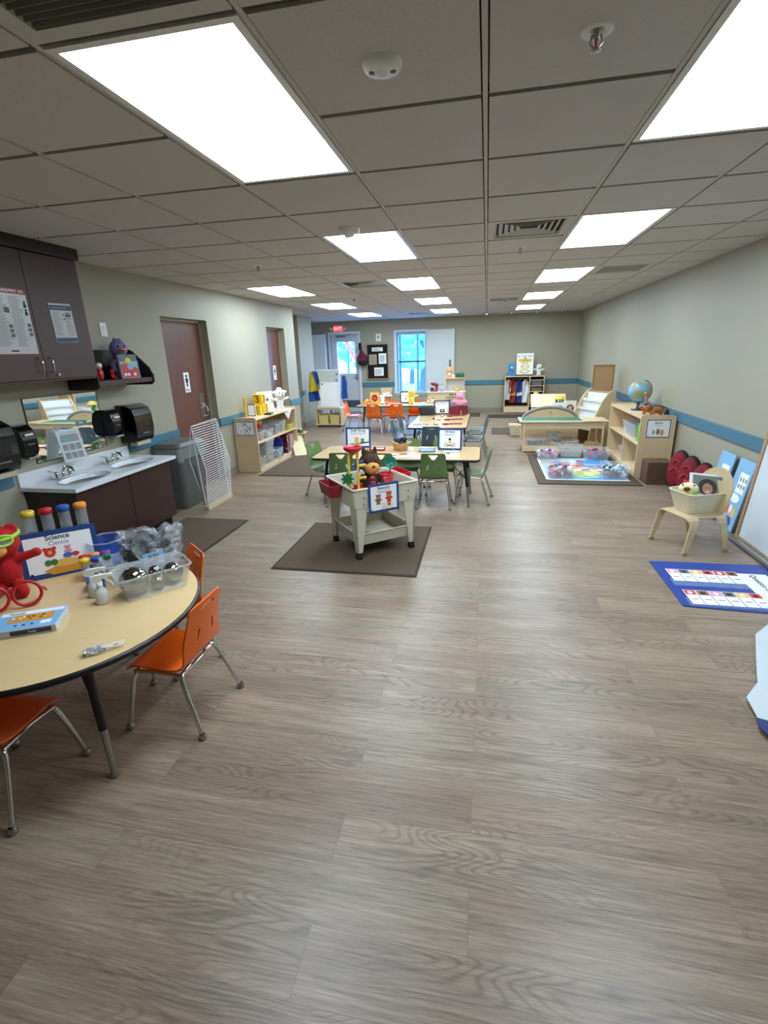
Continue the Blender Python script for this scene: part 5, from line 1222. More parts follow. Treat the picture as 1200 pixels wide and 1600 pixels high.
def ws(k, w, h): k.disc(.03, .02, .018, GREYINK, None, .0014); k.disc(-.02, -.03, .02, GREYINK, None, .0014); k.disc(.07, -.05, .02, PGRN, None, .0014)
sign('white sign with dark edge behind the yellow duck plush on the far table', (-1.63, 10.48, CZ_), 0, .28, .24, '', '', ws, 5, frame=MATS['black_frame'])
plush('plush_duckling', 'yellow fluffy duckling plush with arms spread on the far table', 'soft toy', (-1.50, 10.30, CZ_), 0, .30, FZ['yellow'], 'beak', ears=None, hair=FZ['yellow'], arms='out', sit=False)
o = G().b2((-.14, -.1, 0), (.14, .1, .003), M('light_blue_paper', '8fc0e8', .5)).obj('paper_sheets'); place(o, (-1.15, 10.1, CZ_), 5); tag(o, 'pale blue paper on the right end of the far table', 'paper')

o = G().b2((-.035, -.03, 0), (.035, .03, .085), ORG2, .004).b2((-.02, -.031, .02), (.02, -.0302, .06), PAPER).obj('toy_carton'); place(o, (-1.17, 10.42, CZ_), 10); tag(o, 'small orange toy carton at the right end of the far table', 'toy food')
o = G().ell((0, 0, .045), (.04, .035, .045), FZ['cream']).ell((.0, 0, .09), (.02, .02, .02), PGRN).obj('toy_vegetable'); place(o, (-1.08, 10.46, CZ_)); tag(o, 'small cream toy vegetable at the right end of the far table', 'toy food')
# ================================================================ BACK OF THE ROOM
t = thing('bulletin_board', 'black felt notice board with tan frame between the exit door and window', 'notice board', (-2.91, YB - .02, 1.36))
k = G(); k.box((0, 0, 0), (.56, .02, .88), M('black_felt', '121214', .95, bump=.3, scale=90)); k.obj('felt_panel', t)
k = G(); F = M('tan_board_frame', 'a08368', .5); ring(k, -.31, .31, -.47, .47, -.28, .28, -.44, .44, -.02, .012, F); k.obj('frame', t)
def pin(x, z, w, h, m, ln=5):
    k = G(facing_ny(x, -.012, z)); k.box((0, 0, 0), (w, h, .002), m); lines(k, -w * .4, w * .42, -h * .38, h * .3, ln, .002); k.obj('pinned_sheet', t)
pin(0, .32, .30, .10, PAPER, 3); pin(-.13, .06, .22, .27, M('kraft_sheet', 'a99478', .6), 4); pin(.14, .08, .21, .27, PAPER, 7); pin(.03, -.26, .26, .22, PAPER, 5)
o = G().box((0, 0, 0), (.14, .03, .20), WHITE, .006).box((0, -.017, .01), (.06, .006, .05), GREYINK).obj('wall_speaker'); place(o, (-2.87, YB - .016, 1.98)); tag(o, 'small white wall unit above the black notice board', 'speaker')
t = thing('hanging_bag', 'dark red drawstring bag hanging on the edge of the exit door', 'bag', (-3.31, YB - .13, 1.26))
k = G(); k.ell((0, 0, .17), (.155, .09, .17), M('maroon_cloth', '5c1a30', .9, bump=.4)); k.cyl((0, 0, .25), (-.04, 0, .42), .10, MATS['maroon_cloth'], .04); k.obj('body', t, remesh(.02))
k = G(); k.tube([(-.04, 0, .40), (-.08, -.02, .5), (-.06, .0, .62), (-.02, 0, .5), (-.04, 0, .40)], .022, M('black_cloth', '17151a', .9), 8, sub=1); k.obj('strap', t)
k = G(); k.tube([(-.06, .0, .58), (-.1, -.01, .55), (-.13, 0, .48)], .015, WHITE, 8); k.b2((-.06, 0, .6), (-.03, .13, .63), STEEL); k.obj('hook', t)
k = G(); k.ell((0, 0, .10), (.15, .095, .09), MATS['black_cloth']); k.obj('black_base', t)
o = G().box((0, 0, 0), (.08, .008, .10), PRED, .001).box((0, -.005, -.0), (.06, .004, .06), PAPER).obj('small_notice'); place(o, (-3.22, YB - .006, 1.40)); tag(o, 'small red edged notice left of the black board', 'notice')
k = G()
for i in range(4): k.box((0, 0, 0), (.05, .006, .03), GREYINK, 0, TR(.02 * math.sin(i * 2), 0, -.06 * i, 0, 25, 0))
o = k.obj('wall_decal'); place(o, (-2.52, YB - .005, 1.62)); tag(o, 'short column of small dark marks on the wall left of the window', 'decal')
# white door leaf and shutter
t = thing('door_leaf', 'wide white flush leaf standing open at the left of the exit door', 'panel', (-4.50, 13.30, 0))
k = G(); k.b2((-.265, -.02, .02), (.25, .022, 2.10), M('white_leaf_paint', 'c9d4de', .35), .003); k.obj('leaf', t); k = G(); k.b2((-.25, -.03, 1.04), (-.22, -.02, 1.07), BLACK); k.obj('latch', t)
t = thing('window_shutter', 'wide white flush shutter panel standing against the wall right of the window', 'panel', (-1.21, YB - .05, 0))
k = G(); k.b2((-.375, -.022, .50), (.375, .022, 2.13), M('shutter_paint', 'cbd2d0', .4), .003); k.obj('leaf', t); k = G(); k.b2((.24, -.028, 1.10), (.29, -.022, 1.36), M('pull_plate', '6f6d6a', .4, .6)); k.obj('pull_plate', t)
for z in (.8, 1.9): k = G(); k.b2((-.375, .0, z), (-.35, .048, z + .1), STEEL); k.obj('hinge', t)

# easel
t = thing('art_easel', 'white double sided art easel with two yellow bins, beside the exit door', 'easel', (-3.50, 11.05, 0))
k = G(); Wb = M('whiteboard', 'e6ebee', .25)
k.b2((-.27, -.01, 0), (.27, .01, .84), Wb, .004, TR(0, -.17, .44, -9)); k.b2((-.25, -.013, .55), (.25, -.011, .82), M('easel_grey_panel', 'c3c7c4', .5), 0, TR(0, -.17, .44, -9)); k.obj('board', t)
k = G(); k.b2((-.17, -.016, .03), (.20, -.012, .56), PAPER, 0, TR(0, -.17, .44, -9)); k.obj('paper_sheet', t)
for x, z in ((-.14, .52), (.20, .60), (.21, .73)): k = G(TR(0, -.17, .44, -9)); k.cyl((x, -.016, z), (x, -.03, z), .02, GREYP, n=12); k.obj('clip', t)
k = G(); 
for s in (-.29, .29):
    k.b2((s - .012, -.22, .03), (s + .012, .25, .42), MAPLE)
k.b2((-.29, -.24, .40), (.29, .24, .425), MAPLE_X); k.b2((-.29, -.22, .05), (.29, .24, .07), MAPLE_X); k.b2((-.29, -.25, .425), (.29, -.23, .45), MAPLE_X); k.obj('base_unit', t)
k = G(); k.b2((-.25, .1, 0), (.25, .115, .8), Wb, 0, TR(0, .05, .43, 9)); k.obj('rear_board', t)
for x in (-.25, .25):
    for y in (-.19, .2): k = G(); k.cyl((x - .01, y, .022), (x + .01, y, .022), .022, BLACKR, n=14); k.obj('caster', t)
for i, x in enumerate((-.14, .13)):
    bin_box('yellow_bin', ['yellow plastic bin under the easel, left', 'yellow plastic bin under the easel, right'][i], 'bin', (-3.50 + x, 10.98, .071), .24, .3, .20, M('soft_yellow_plastic', 'e3cf87', .45), 0, None)
o = G()
for i, m in enumerate((RED, BLUE, PRED, GRN)): o.cyl((-.08 + i * .06, 0, .008), (-.05 + i * .06, .01, .008), .008, m, n=8)
o.b2((-.2, -.0, 0), (.2, .03, .0), MAPLE); o = o.obj('markers'); place(o, (-3.5, 10.84, .426)); tag(o, 'row of red and blue markers on the easel ledge', 'markers')
# smocks on the easel sides
def smock(name, lab, loc, rz, w, h, m1, m2):
    t = thing(name, lab, 'smock', loc, rz)
    def fn(u, v): return (u + .01 * math.sin(v * 9), .035 * math.sin(u * 26 + v * 3) * (0.3 + v / h * -1 * -.7), -v)
    k = G(); k.plate([(-w * .32, 0), (w * .30, 0), (w * .52, h * .3), (w * .48, h), (-w * .5, h), (-w * .45, h * .2)], [], fn, .012, m1, .03); k.obj('body', t)
    k = G(); k.plate([(-w * .05, -.02), (w * .38, 0), (w * .62, h * .35), (w * .55, h * .62), (w * .2, h * .35)], [], lambda u, v: (u, -.03 + .03 * math.sin(u * 20), -v), .012, m2, .03); k.obj('sleeve', t)
    k = G(); k.plate([(-w * .5, h * .72), (w * .52, h * .66), (w * .6, h * 1.0), (-w * .46, h * 1.06)], [], lambda u, v: (u, -.018 + .035 * math.sin(u * 26 + v * 3), -v), .014, m2, .03); k.obj('hem', t)
SY = M('smock_yellow', 'd9c028', .8, bump=.3); SB = M('smock_blue', '1f4f9e', .8, bump=.3)
smock('art_smock', 'yellow and blue art smock hanging from the left side of the easel', (-3.80, 10.86, 1.23), -14, .27, .62, SY, SB)
smock('art_smock', 'dark blue art smock hanging from the right side of the easel', (-3.13, 10.95, 1.12), 14, .12, .48, SB, SB)

# play kitchen
t = thing('play_kitchen', 'wooden play kitchen with raised hutch and black knobs under the shutter', 'play kitchen', (-.96, 12.70, 0))
k = G(); k.b2((-.46, -.2, .02), (.46, .2, .60), MAPLE, .003); k.obj('cabinet', t)
k = G(); k.b2((-.48, -.215, .60), (.48, .21, .625), M('kitchen_counter', 'dfd9cc', .35), .003); k.obj('worktop', t)
k = G(); k.b2((-.03, .12, .625), (.44, .2, .93), MAPLE); k.b2((.0, .115, .65), (.41, .121, .90), M('hutch_panel', 'cfd0d0', .4)); k.b2((-.03, -.0, .625), (-.01, .2, .93), MAPLE); k.b2((.42, -.0, .625), (.44, .2, .93), MAPLE); k.b2((-.03, -.02, .92), (.44, .21, .94), MAPLE_X); k.obj('hutch', t)
for x in (.10, .16, .24, .30): k = G(); k.cyl((x, -.2, .555), (x, -.225, .555), .016, BLACK, n=14); k.obj('knob', t)
k = G(); k.b2((-.02, -.208, .08), (.43, -.2, .52), MAPLE_X, .003); k.b2((.03, -.211, .18), (.38, -.207, .44), M('oven_window', '8e9496', .2)); d = k.obj('oven_door', t)
k = G(); k.tube([(.02, -.205, .49), (.02, -.235, .49), (.38, -.235, .49), (.38, -.205, .49)], .008, BLACK, 8); k.obj('handle', d)
k = G(); k.b2((-.43, -.208, .08), (-.05, -.2, .52), MAPLE_X, .003); k.obj('cupboard_door', t)
t = thing('toy_mixer', 'dark red toy stand mixer on the left of the play kitchen counter', 'toy', (-1.27, 12.66, .626)); k = G(); k.b2((-.10, -.05, 0), (.10, .05, .03), DKR, .01); k.b2((.03, -.04, .02), (.09, .04, .17), DKR, .01); k.ell((-.02, 0, .17), (.11, .045, .045), DKR, T=TR(0, 0, 0, 0, 12)); k.obj('mixer_body', t, remesh(.008)); k = G(); k.lathe([(.0, .035), (.04, .035), (.055, .09), (.05, .09)], M('dark_red_bowl', '6b1424', .3), 18, c=(-.05, 0, 0)); k.obj('bowl', t)
t = thing('toy_blender', 'grey toy blender next to the red mixer on the play kitchen', 'toy', (-1.07, 12.64, .626)); k = G(); k.lathe([(.045, 0), (.04, .05), (0, .05)], GREYINK, 16); k.obj('base', t); k = G(); k.lathe([(.03, .05), (.045, .15), (.0, .15)], CLEAR2, 16); k.obj('jug', t); k = G(); k.lathe([(.047, .15), (.047, .165), (0, .17)], GREYINK, 16); k.obj('lid', t)
t = thing('toy_pot', 'yellow toy pot with brown handles on the play kitchen counter, right', 'toy', (-.70, 12.58, .626)); k = G(); k.lathe([(0, 0), (.055, 0), (.065, .08), (.06, .08), (.05, .01), (0, .01)], PYEL, 18); k.obj('pot_body', t)
for s in (-1, 1): k = G(); k.box((s * .085, 0, .075), (.04, .025, .014), PBRN, .004); k.obj('handle', t)
k = G(); k.lathe([(.066, .08), (.03, .10), (0, .10)], PSAND, 18); k.ell((0, 0, .11), .013, PBRN); k.obj('lid', t)
plush('plush_cat', 'orange plush toy with cream belly sitting on top of the play kitchen hutch', 'soft toy', (-.90, 12.82, .941), 0, .26, FZ['orange'], FZ['cream'], FZ['cream'], arms='out', vox=.01)
t = thing('green_basket', 'dark green basket with handle on top of the play kitchen hutch', 'basket', (-.64, 12.83, .941)); k = G(); hollow(k, .18, .12, .22, .15, 0, .085, .006, GRN); k.obj('basket_body', t); k = G(); k.tube([(-.1, 0, .08), (-.04, 0, .125), (.05, 0, .13), (.1, 0, .08)], .008, GRN, 8, sub=1); k.obj('handle', t); k = G(); k.ell((0, 0, .07), (.08, .05, .03), M('dark_green_stuff', '12402a', .7)); k.obj('contents', t)
o = G().lathe([(0, 0), (.03, 0), (.035, .07), (.03, .07), (.025, .006), (0, .006)], PAPER, 16).obj('toy_cup'); place(o, (-.80, 12.72, .941)); tag(o, 'small white cup in front of the orange plush on the hutch', 'cup')
o = G().b2((-.1, -.07, 0), (.1, .07, .012), PYEL).ell((.0, 0, .03), (.04, .03, .03), PSAND).obj('toy_food'); place(o, (-1.2, 12.42, .0)); bpy.data.objects.remove(o)
# low shelf with toys seen left of the sign: yellow play stove top
# high chair
t = thing('doll_high_chair', 'wooden doll high chair with white tray behind the far table', 'high chair', (-2.36, 11.8, 0))
k = G(); k.b2((-.17, -.19, .60), (.17, .03, .625), WHITE, .008); k.obj('tray', t)
k = G(); k.b2((-.13, -.05, .42), (.13, .17, .44), MAPLE); k.b2((-.13, .15, .42), (.13, .17, .78), MAPLE, .004); k.obj('seat', t)
for sx in (-1, 1):
    for sy, yy in ((-1, -.1), (1, .17)): k = G(); k.cyl((sx * .13, yy, .60 if sy < 0 else .5), (sx * .17, yy + sy * .04, 0), .013, M('brown_leg', '6b4a36', .5), n=10); k.obj('leg', t)
o = G().lathe([(0, 0), (.04, 0), (.05, .05), (0, .05)], WHITE, 16).obj('toy_bowl'); place(o, (-2.36, 11.70, .626)); tag(o, 'small white bowl on the doll high chair tray', 'bowl')
k = G(); k.ell((0, 0, .07), (.06, .05, .07), FZ['peach']); k.ell((0, -.01, .18), .05, M('doll_skin', 'd9a07c', .6)); t = thing('baby_doll', 'small doll with pale cap sitting in the doll high chair', 'doll', (-2.31, 11.86, .441)); k.obj('body', t, remesh(.01)); k = G(); k.ell((0, .01, .20), (.054, .054, .04), WHITE); k.obj('cap', t)

# dress-up unit
t = thing('dress_up_unit', 'maple dress-up locker with hanging costumes and cubbies at the back right', 'dress-up unit', (.96, 13.42, 0))
DW, DD, DH = .485, .2, .92
k = G(); k.b2((-DW, DD - .012, .02), (DW, DD, DH - .02), M('unit_dark_back', '3c3a3c', .8)); k.obj('back_panel', t)
for x in (-DW, .12, DW - .018): k = G(); k.b2((x, -DD, 0), (x + .018, DD - .012, DH - .018), MAPLE); k.obj('upright', t)
k = G(); k.b2((-DW, -DD, DH - .018), (DW, DD, DH), MAPLE_X); k.obj('top_panel', t)
k = G(); k.b2((-DW + .018, -DD, .02), (.12, DD - .012, .16), MAPLE_X); k.obj('base_box', t)
for z in (.22, .40, .58, .72, .86): k = G(); k.b2((.138, -DD, z - .05), (DW - .018, DD - .012, z - .038), MAPLE_X); k.obj('cubby_shelf', t)
k = G(); k.b2((.138, -DD, .0), (DW - .018, DD - .012, .02), MAPLE_X); k.obj('cubby_shelf', t)
k = G(); k.tube([(-DW + .018, 0, .84), (.12, 0, .84)], .01, STEEL, 8); k.obj('hanging_rail', t)
def garment(lab, x, w, h, m, m2=None):
    t = thing('costume', lab, 'costume', (.96 + x, 13.36, .83), random.Random(int(x * 99)).uniform(-25, 25), 'costumes in the dress-up unit')
    def fn(u, v): return (u, .03 * math.sin(u * 40 + v * 6), -v)
    k = G(); k.plate([(-w * .15, 0), (w * .15, 0), (w * .5, .06), (w * .6, h * .55), (w * .45, h * .58), (w * .4, h), (-w * .4, h), (-w * .45, h * .58), (-w * .6, h * .55), (-w * .5, .06)], [], fn, .02, m, .025); k.obj('fabric', t)
    if m2: k = G(); k.plate([(-w * .4, h * .55), (w * .4, h * .52), (w * .4, h * .66), (-w * .4, h * .7)], [], lambda u, v: (u, -.016 + .03 * math.sin(u * 40 + v * 6), -v), .008, m2, .03); k.obj('band', t)
    k = G(); k.tube([(0, 0, 0), (0, 0, .02), (.01, 0, .03), (0, 0, .035)], .004, STEEL, 6); k.obj('hanger', t)
CR_ = M('costume_red', '8c2a1c', .85, var=.3, scale=14); CB_ = M('costume_blue', '27357a', .85); CW_ = M('costume_white', 'd8dade', .85)
garment('white costume coat at the left of the dress-up unit', -.40, .14, .50, CW_); garment('dark red patterned costume, left of centre in the dress-up unit', -.28, .17, .58, CR_, M('gold_band', 'b98a3c', .6)); garment('dark blue costume with white band in the dress-up unit', -.11, .16, .58, CB_, CW_); garment('white costume coat at the right of the hanging rail', .03, .15, .58, CW_)
for i, (z, m, f) in enumerate(((.70, M('grey_cubby_bin', '6d7173', .5), None), (.545, MATS['grey_cubby_bin'], None), (.37, M('rust_fabric_bin', '9b5a3a', .7), [PYEL, PRED]), (.19, M('plum_bin', '6e1f38', .6), None))):
    bin_box('cubby_bin', ['grey bin in the top cubby of the dress-up unit', 'grey bin in the second cubby of the dress-up unit', 'rust brown bin with toys in the third cubby of the dress-up unit', 'plum red bin in the lowest cubby of the dress-up unit'][i], 'bin', (.96 + .30, 13.38, z - .018 if i else .683), .29, .28, .10, m, 0, f, seed=30 + i)
o = G().lathe([(0, .0), (.10, .0), (.105, .01), (.07, .02), (.065, .06), (.04, .08), (0, .085)], PYEL, 20).obj('toy_hat'); place(o, (1.26, 13.24, .455)); tag(o, 'yellow toy hat on the rust bin of the dress-up unit', 'hat')
def bearposter(s, z):
    s.rect(-.20, -.24, .20, .24, PAPER, None, z)
    s.disc(0, -.17, .13, M('print_goldring', 'dcc23c', .6), None, z + .0006, .05); s.disc(0, -.165, .08, PAPER, None, z + .0012, .025)
    s.disc(0, -.05, .105, PYEL, None, z + .0014, .085); s.rect(-.06, -.12, .06, .02, PAPER, None, z + .0018); s.disc(0, .08, .10, PYEL, None, z + .0024, .075)
    for q in (-1, 1): s.disc(q * .115, .10, .045, PYEL, None, z + .0016); s.rect(q * .03 - .005, -.12, q * .03 + .005, .0, INK, None, z + .0022); s.disc(q * .03, .10, .012, INK, None, z + .003)
    s.disc(0, .06, .032, PAPER, None, z + .003, .026); s.disc(0, .07, .012, INK, None, z + .0036)
    s.prism([(-.03, .14), (.03, .14), (0, .19)], .0004, M('print_blue', '3e6fb0', .6), TR(0, 0, z + .002))
    for i in range(8): s.rect(-.18 + i * .05, .19, -.155 + i * .05, .215, [INK, PYEL, MATS['print_blue']][i % 3], None, z + .001)
t = thing('birthday_poster', 'white poster of a yellow bear in party hat standing on the dress-up unit', 'poster', (.96, 13.44, .921)); poster('panel', '', TR(0, 0, .275, 87), .41, .54, bearposter, parent=t, th=.01)
k = G(); k.b2((-.22, -.08, 0), (.2, -.02, .03), M('dark_olive_stand', '3f4030', .6)); k.obj('stand', t)
plush('plush_monster', 'bright blue plush standing left of the bear poster on the dress-up unit', 'soft toy', (.63, 13.40, .921), 10, .30, FZ['blue'], FZ['white'], hair=FZ['blue'], ears='round', sit=False)
def blk(t, H, hr, hz):
    for s in (-1, 1): k = G(); k.ell((s * hr * .9, hr * .0, hz + hr * .05), (hr * .25, hr * .35, hr * .5), BLACK); k.obj('ear', t)
plush('plush_dog', 'white plush dog with black ears standing right of the bear poster', 'soft toy', (1.31, 13.40, .921), -10, .28, FZ['white'], FZ['white'], ears=None, arms='out', sit=False, extra=blk)

# beige tub on the floor
t = thing('laundry_tub', 'beige plastic tub standing on the small grey mat', 'tub', (.60, 9.72, .009), 0)
k = G(); hollow(k, .20, .22, .27, .30, 0, .20, .006, M('ivory_plastic', 'd8cdb4', .45)); k.tube([(x, y, .20) for x, y in rrect(.27, .30, .02)], .007, MATS['ivory_plastic'], 6, True); k.obj('tub_body', t)
k = G(); k.box((0, -.15, .165), (.09, .012, .03), MATS['ivory_plastic'], .004); k.obj('handle', t)

# play house, arch, display, boards
t = thing('dollhouse', 'maple dollhouse with pitched roof behind the grey arch', 'dollhouse', (1.15, 9.85, 0))
t.scale = (1, 1, .93)
k = G(); k.b2((-.27, -.22, .0), (.27, .22, .60), MAPLE); k.b2((-.24, -.225, .05), (.24, -.2, .56), M('house_inner', '8d7350', .6)); k.obj('body', t)
k = G(); k.prism([(-.24, .58), (.24, .58), (.0, .79)], .54, MAPLE_X, Matrix.Translation((-.27, 0, 0)) @ rotm(0, 0, 90) @ rotm(90)); k.obj('gable', t)
k = G(); k.box((0, 0, 0), (.62, .34, .016), MAPLE_X, 0, TR(0, -.14, .70, 41)); k.box((0, 0, 0), (.62, .34, .016), MAPLE_X, 0, TR(0, .14, .70, -41)); k.obj('roof', t)
t = thing('arch_mirror', 'maple panel with a wide grey tubular arch rim behind the green topped play table', 'play panel', (1.09, 8.82, 0))
GT = M('grey_foam_tube', '8d8f8c', .6)
arc = [(.48 * math.cos(a), 0, .36 + .27 * math.sin(a)) for a in [math.pi * i / 24 for i in range(25)]]
k = G(); k.tube(arc, .028, GT, 12); k.ell((-.49, 0, .41), .055, GT); k.ell((.49, 0, .41), .05, GT); k.obj('arch_rim', t)
k = G(); pp = [(x, z) for x, y, z in arc]; k.prism([(-.48, .12)] + [(p[0] * .98, p[1] * .97) for p in pp[::-1]] + [(.48, .12)], .02, MAPLE, Matrix.Translation((0, .01, 0)) @ rotm(90)); k.obj('arch_panel', t)
k = G(); k.b2((-.46, -.06, 0), (-.42, .06, .14), MAPLE); k.b2((.42, -.06, 0), (.46, .06, .14), MAPLE); k.obj('stand', t)
k = G(); k.cyl((0, -.014, .55), (0, -.03, .55), .012, STEEL, n=10); k.obj('knob', t)
# book display with curved sides
t = thing('book_display', 'maple book display with quarter round sides and white stepped shelves', 'book display', (1.82, 8.93, 0), 24)
prof = [(-.28, 0), (.15, 0), (.15, .88), (.10, .91), (.02, .87), (-.08, .74), (-.18, .54), (-.25, .32), (-.28, .15)]
for y in (-.30, .28): k = G(); k.prism(prof, .018, MAPLE, Matrix.Translation((0, y + .018, 0)) @ rotm(90)); k.obj('side_panel', t)
k = G(); WS = M('white_shelf_laminate', 'e8eae8', .4)
for i, (x, z) in enumerate(((-.20, .26), (-.14, .42), (-.08, .56), (-.01, .70))):
    k.b2((x - .045, -.28, z), (x + .10, .28, z + .012), WS); k.b2((x + .045, -.28, z), (x + .055, .28, z + .15), WS); k.b2((x - .045, -.28, z), (x - .038, .28, z + .05), WS)
k.obj('stepped_shelf', t)
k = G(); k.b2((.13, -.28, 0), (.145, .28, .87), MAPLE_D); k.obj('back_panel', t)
# tall board
t = thing('tall_board', 'tall maple board panel leaning upright against the right wall', 'board', (2.00, 9.42, 0), 0)
k = G(); k.b2((-.17, -.03, .01), (.17, .03, 1.27), M('tan_board', 'c19a70', .5, var=.06, scale=4, stretch=(1, 1, 14)), .004); k.obj('panel', t)
k = G(); ring(k, -.175, .175, 0, 1.28, -.15, .15, .03, 1.25, -.04, -.028, M('tan_board_rim', 'a97f57', .5)); k.obj('rim', t)
# frog-like doll and book
t = thing('puppet_doll', 'green puppet with yellow cap sitting behind the white picture cube', 'soft toy', (1.29, 9.28, .0))
k = G(); k.b2((-.10, -.08, 0), (.10, .08, .50), MAPLE); k.obj('stool', t)
k = G(); k.ell((0, 0, .56), (.08, .06, .08), FZ['greenf']); k.ell((0, 0, .69), (.075, .065, .07), FZ['greenf']); k.obj('body', t, remesh(.008))
k = G(); k.lathe([(.095, .72), (.085, .735), (.075, .76), (.04, .79), (0, .80)], PYEL, 20); k.obj('cap', t)
for s in (-1, 1): k = G(); k.ell((s * .025, -.062, .70), (.018, .01, .022), PAPER); k.ell((s * .025, -.071, .70), .007, INK); k.obj('eye', t)
def cub(s, z): s.disc(0, 0, .06, M('print_plum', '5a2a3a', .6), None, z, .065); s.disc(0, .01, .035, M('print_tan', 'd8a868', .6), None, z + .001); s.disc(0, -.03, .025, PAPER, None, z + .002, .015)
t = thing('picture_card', 'white card with a dark round face picture behind the grey arch', 'picture', (1.28, 9.10, .0)); k = G(); k.b2((-.08, 0, 0), (.08, .1, .47), MAPLE); k.obj('easel_stand', t); poster('card', '', TR(0, -.01, .56, 86), .22, .24, cub, parent=t, th=.01)
t = thing('picture_card', 'white and plum card leaning beside the book display', 'picture', (1.46, 9.18, 0)); k = G(); k.b2((-.08, 0, 0), (.08, .1, .47), MAPLE); k.obj('easel_stand', t); poster('card', '', TR(0, -.01, .57, 86), .2, .26, cub, base=M('cream_card', 'e6dfcf', .6), parent=t, th=.01)

# play table with storage
t = thing('play_table', 'maple play table with green inlay top and lower storage shelf', 'play table', (1.21, 8.29, 0))
k = G(); k.b2((-.66, -.24, .485), (.66, .24, .50), MAPLE_X, .003); k.obj('tabletop', t)
k = G(); k.b2((-.62, -.20, .50), (.28, .20, .5035), M('green_play_surface', '1f6b46', .6)); k.obj('green_inlay', t)
k = G(); k.b2((-.66, -.245, .483), (.30, -.235, .508), M('pale_edge', 'efe8cc', .4)); k.b2((-.665, -.24, .483), (-.655, .24, .508), MATS['pale_edge']); k.obj('edge_strip', t)
k = G(); k.b2((-.58, -.20, .38), (.58, -.185, .485), MAPLE_X); k.b2((-.58, .185, .38), (.58, .20, .485), MAPLE_X); k.obj('apron', t)
for x in (-.60, .58): k = G(); k.b2((x, -.23, 0), (x + .02, -.18, .485), MAPLE); k.b2((x, .18, 0), (x + .02, .23, .485), MAPLE); k.b2((x, -.2, .03), (x + .02, .2, .12), MAPLE); k.obj('end_frame', t)
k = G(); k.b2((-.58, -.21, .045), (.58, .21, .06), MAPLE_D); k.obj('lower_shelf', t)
k = G(); k.b2((-.60, -.232, .02), (.60, -.215, .11), MAPLE_X); k.obj('front_rail', t)
k = G(); k.b2((.03, -.236, .055), (.12, -.2325, .075), BLACK); k.obj('slot', t)
WD = [TANW, MAPLE, MAPLE_D]
bin_box('storage_tub', 'clear tub of dark blocks at the left of the play table shelf', 'tub', (.83, 8.25, .061), .29, .26, .12, CLEAR2, 0, [INK, GREYP], lid=CLEAR2, seed=40)
bin_box('storage_tub', 'clear tub of wooden blocks, second from left on the play table shelf', 'tub', (1.09, 8.22, .061), .25, .24, .10, CLEAR2, 0, WD, seed=41)
bin_box('storage_tub', 'clear tub of wooden blocks in the middle of the play table shelf', 'tub', (1.345, 8.22, .061), .26, .24, .12, CLEAR2, 0, WD, seed=42)
bin_box('storage_tub', 'clear tub stacked on the second tub of the play table shelf', 'tub', (1.10, 8.30, .175), .22, .2, .11, CLEAR2, 0, [GREYINK, PAPER], seed=43)
rnd = random.Random(12)
for i in range(12):
    o = G().box((0, 0, 0), (rnd.uniform(.06, .16), .045, .03), TANW, .003).obj('wooden_block'); L_ = i // 4
    place(o, (1.62 + rnd.uniform(-.06, .06), 8.13 + (i % 4) * .055, .077 + L_ * .031), rnd.uniform(-8, 8)); tag(o, 'wooden block in the loose pile of the play table shelf, %s layer, %s row' % (['bottom', 'middle', 'top'][L_], ['nearest', 'second', 'third', 'farthest'][i % 4]), 'block', 'loose wooden blocks on the play table shelf')

# rug with map
t = thing('map_rug', 'dark mat under the world map in front of the play table', 'rug', (0, 0, 0))
k = G(); k.b2((.68, 6.10, .0005), (1.86, 7.95, .008), MAT); k.b2((1.86, 6.10, .0005), (1.868, 7.95, .008), MATE); k.b2((.672, 6.10, .0005), (.68, 7.95, .008), MATE); k.b2((.672, 6.08, .0005), (1.868, 6.10, .008), MATE); k.obj('mat_body', t)
t = thing('floor_map', 'colourful floor map of states on the dark mat', 'map', (1.27, 6.93, .0085))
k = G(); k.b2((-.48, -.66, 0), (.50, .66, .003), M('map_ocean', '8fc4dc', .4, var=.15, scale=5)); k.obj('map_sheet', t)
k = G(); rnd = random.Random(21); cols = [PYEL, M('map_green', 'a9c24a', .5), PRED, M('map_peach', 'd99a62', .5), M('map_cream', 'dcd6b8', .5), M('map_mauve', 'a8789a', .5), M('map_blue', '4f94d8', .5), PAPER, M('map_lime', 'b7d646', .5), M('map_grey', 'a9a9a6', .5)]
gx = [-.34 + i * .105 for i in range(7)]
for i in range(7):
    for j in range(9):
        x, y = -.33 + i * .105 + rnd.uniform(-.015, .015), -.42 + j * .11 + rnd.uniform(-.015, .015)
        if (x / .40) ** 2 + ((y) / .58) ** 2 > 1 or (i > 4 and j > 5): continue
        n = 7; k.add([(x + (.066 + rnd.uniform(-.014, .014)) * math.cos(6.283 * q / n), y + (.066 + rnd.uniform(-.014, .014)) * math.sin(6.283 * q / n), .0032 + .0003 * ((i * 3 + j) % 5)) for q in range(n)], [tuple(range(n))], rnd.choice(cols))
k.b2((-.48, -.66, .003), (.5, -.63, .0036), PAPER); k.b2((-.48, -.66, .003), (-.45, .66, .0036), PAPER); k.prism([(-.45, .2), (-.2, .5), (-.45, .62)], .0006, MATS['map_grey'], TR(0, 0, .003)); k.prism([(.1, .3), (.45, .25), (.45, .6), (.2, .55)], .0006, MATS['map_blue'], TR(0, 0, .003)); k.prism([(-.1, -.62), (.45, -.62), (.45, -.35), (.2, -.5)], .0006, MATS['map_blue'], TR(0, 0, .0032))
k.obj('printed_states', t)
bits1 = [MAROON, PAPER, PURP, GREYINK, PINK]
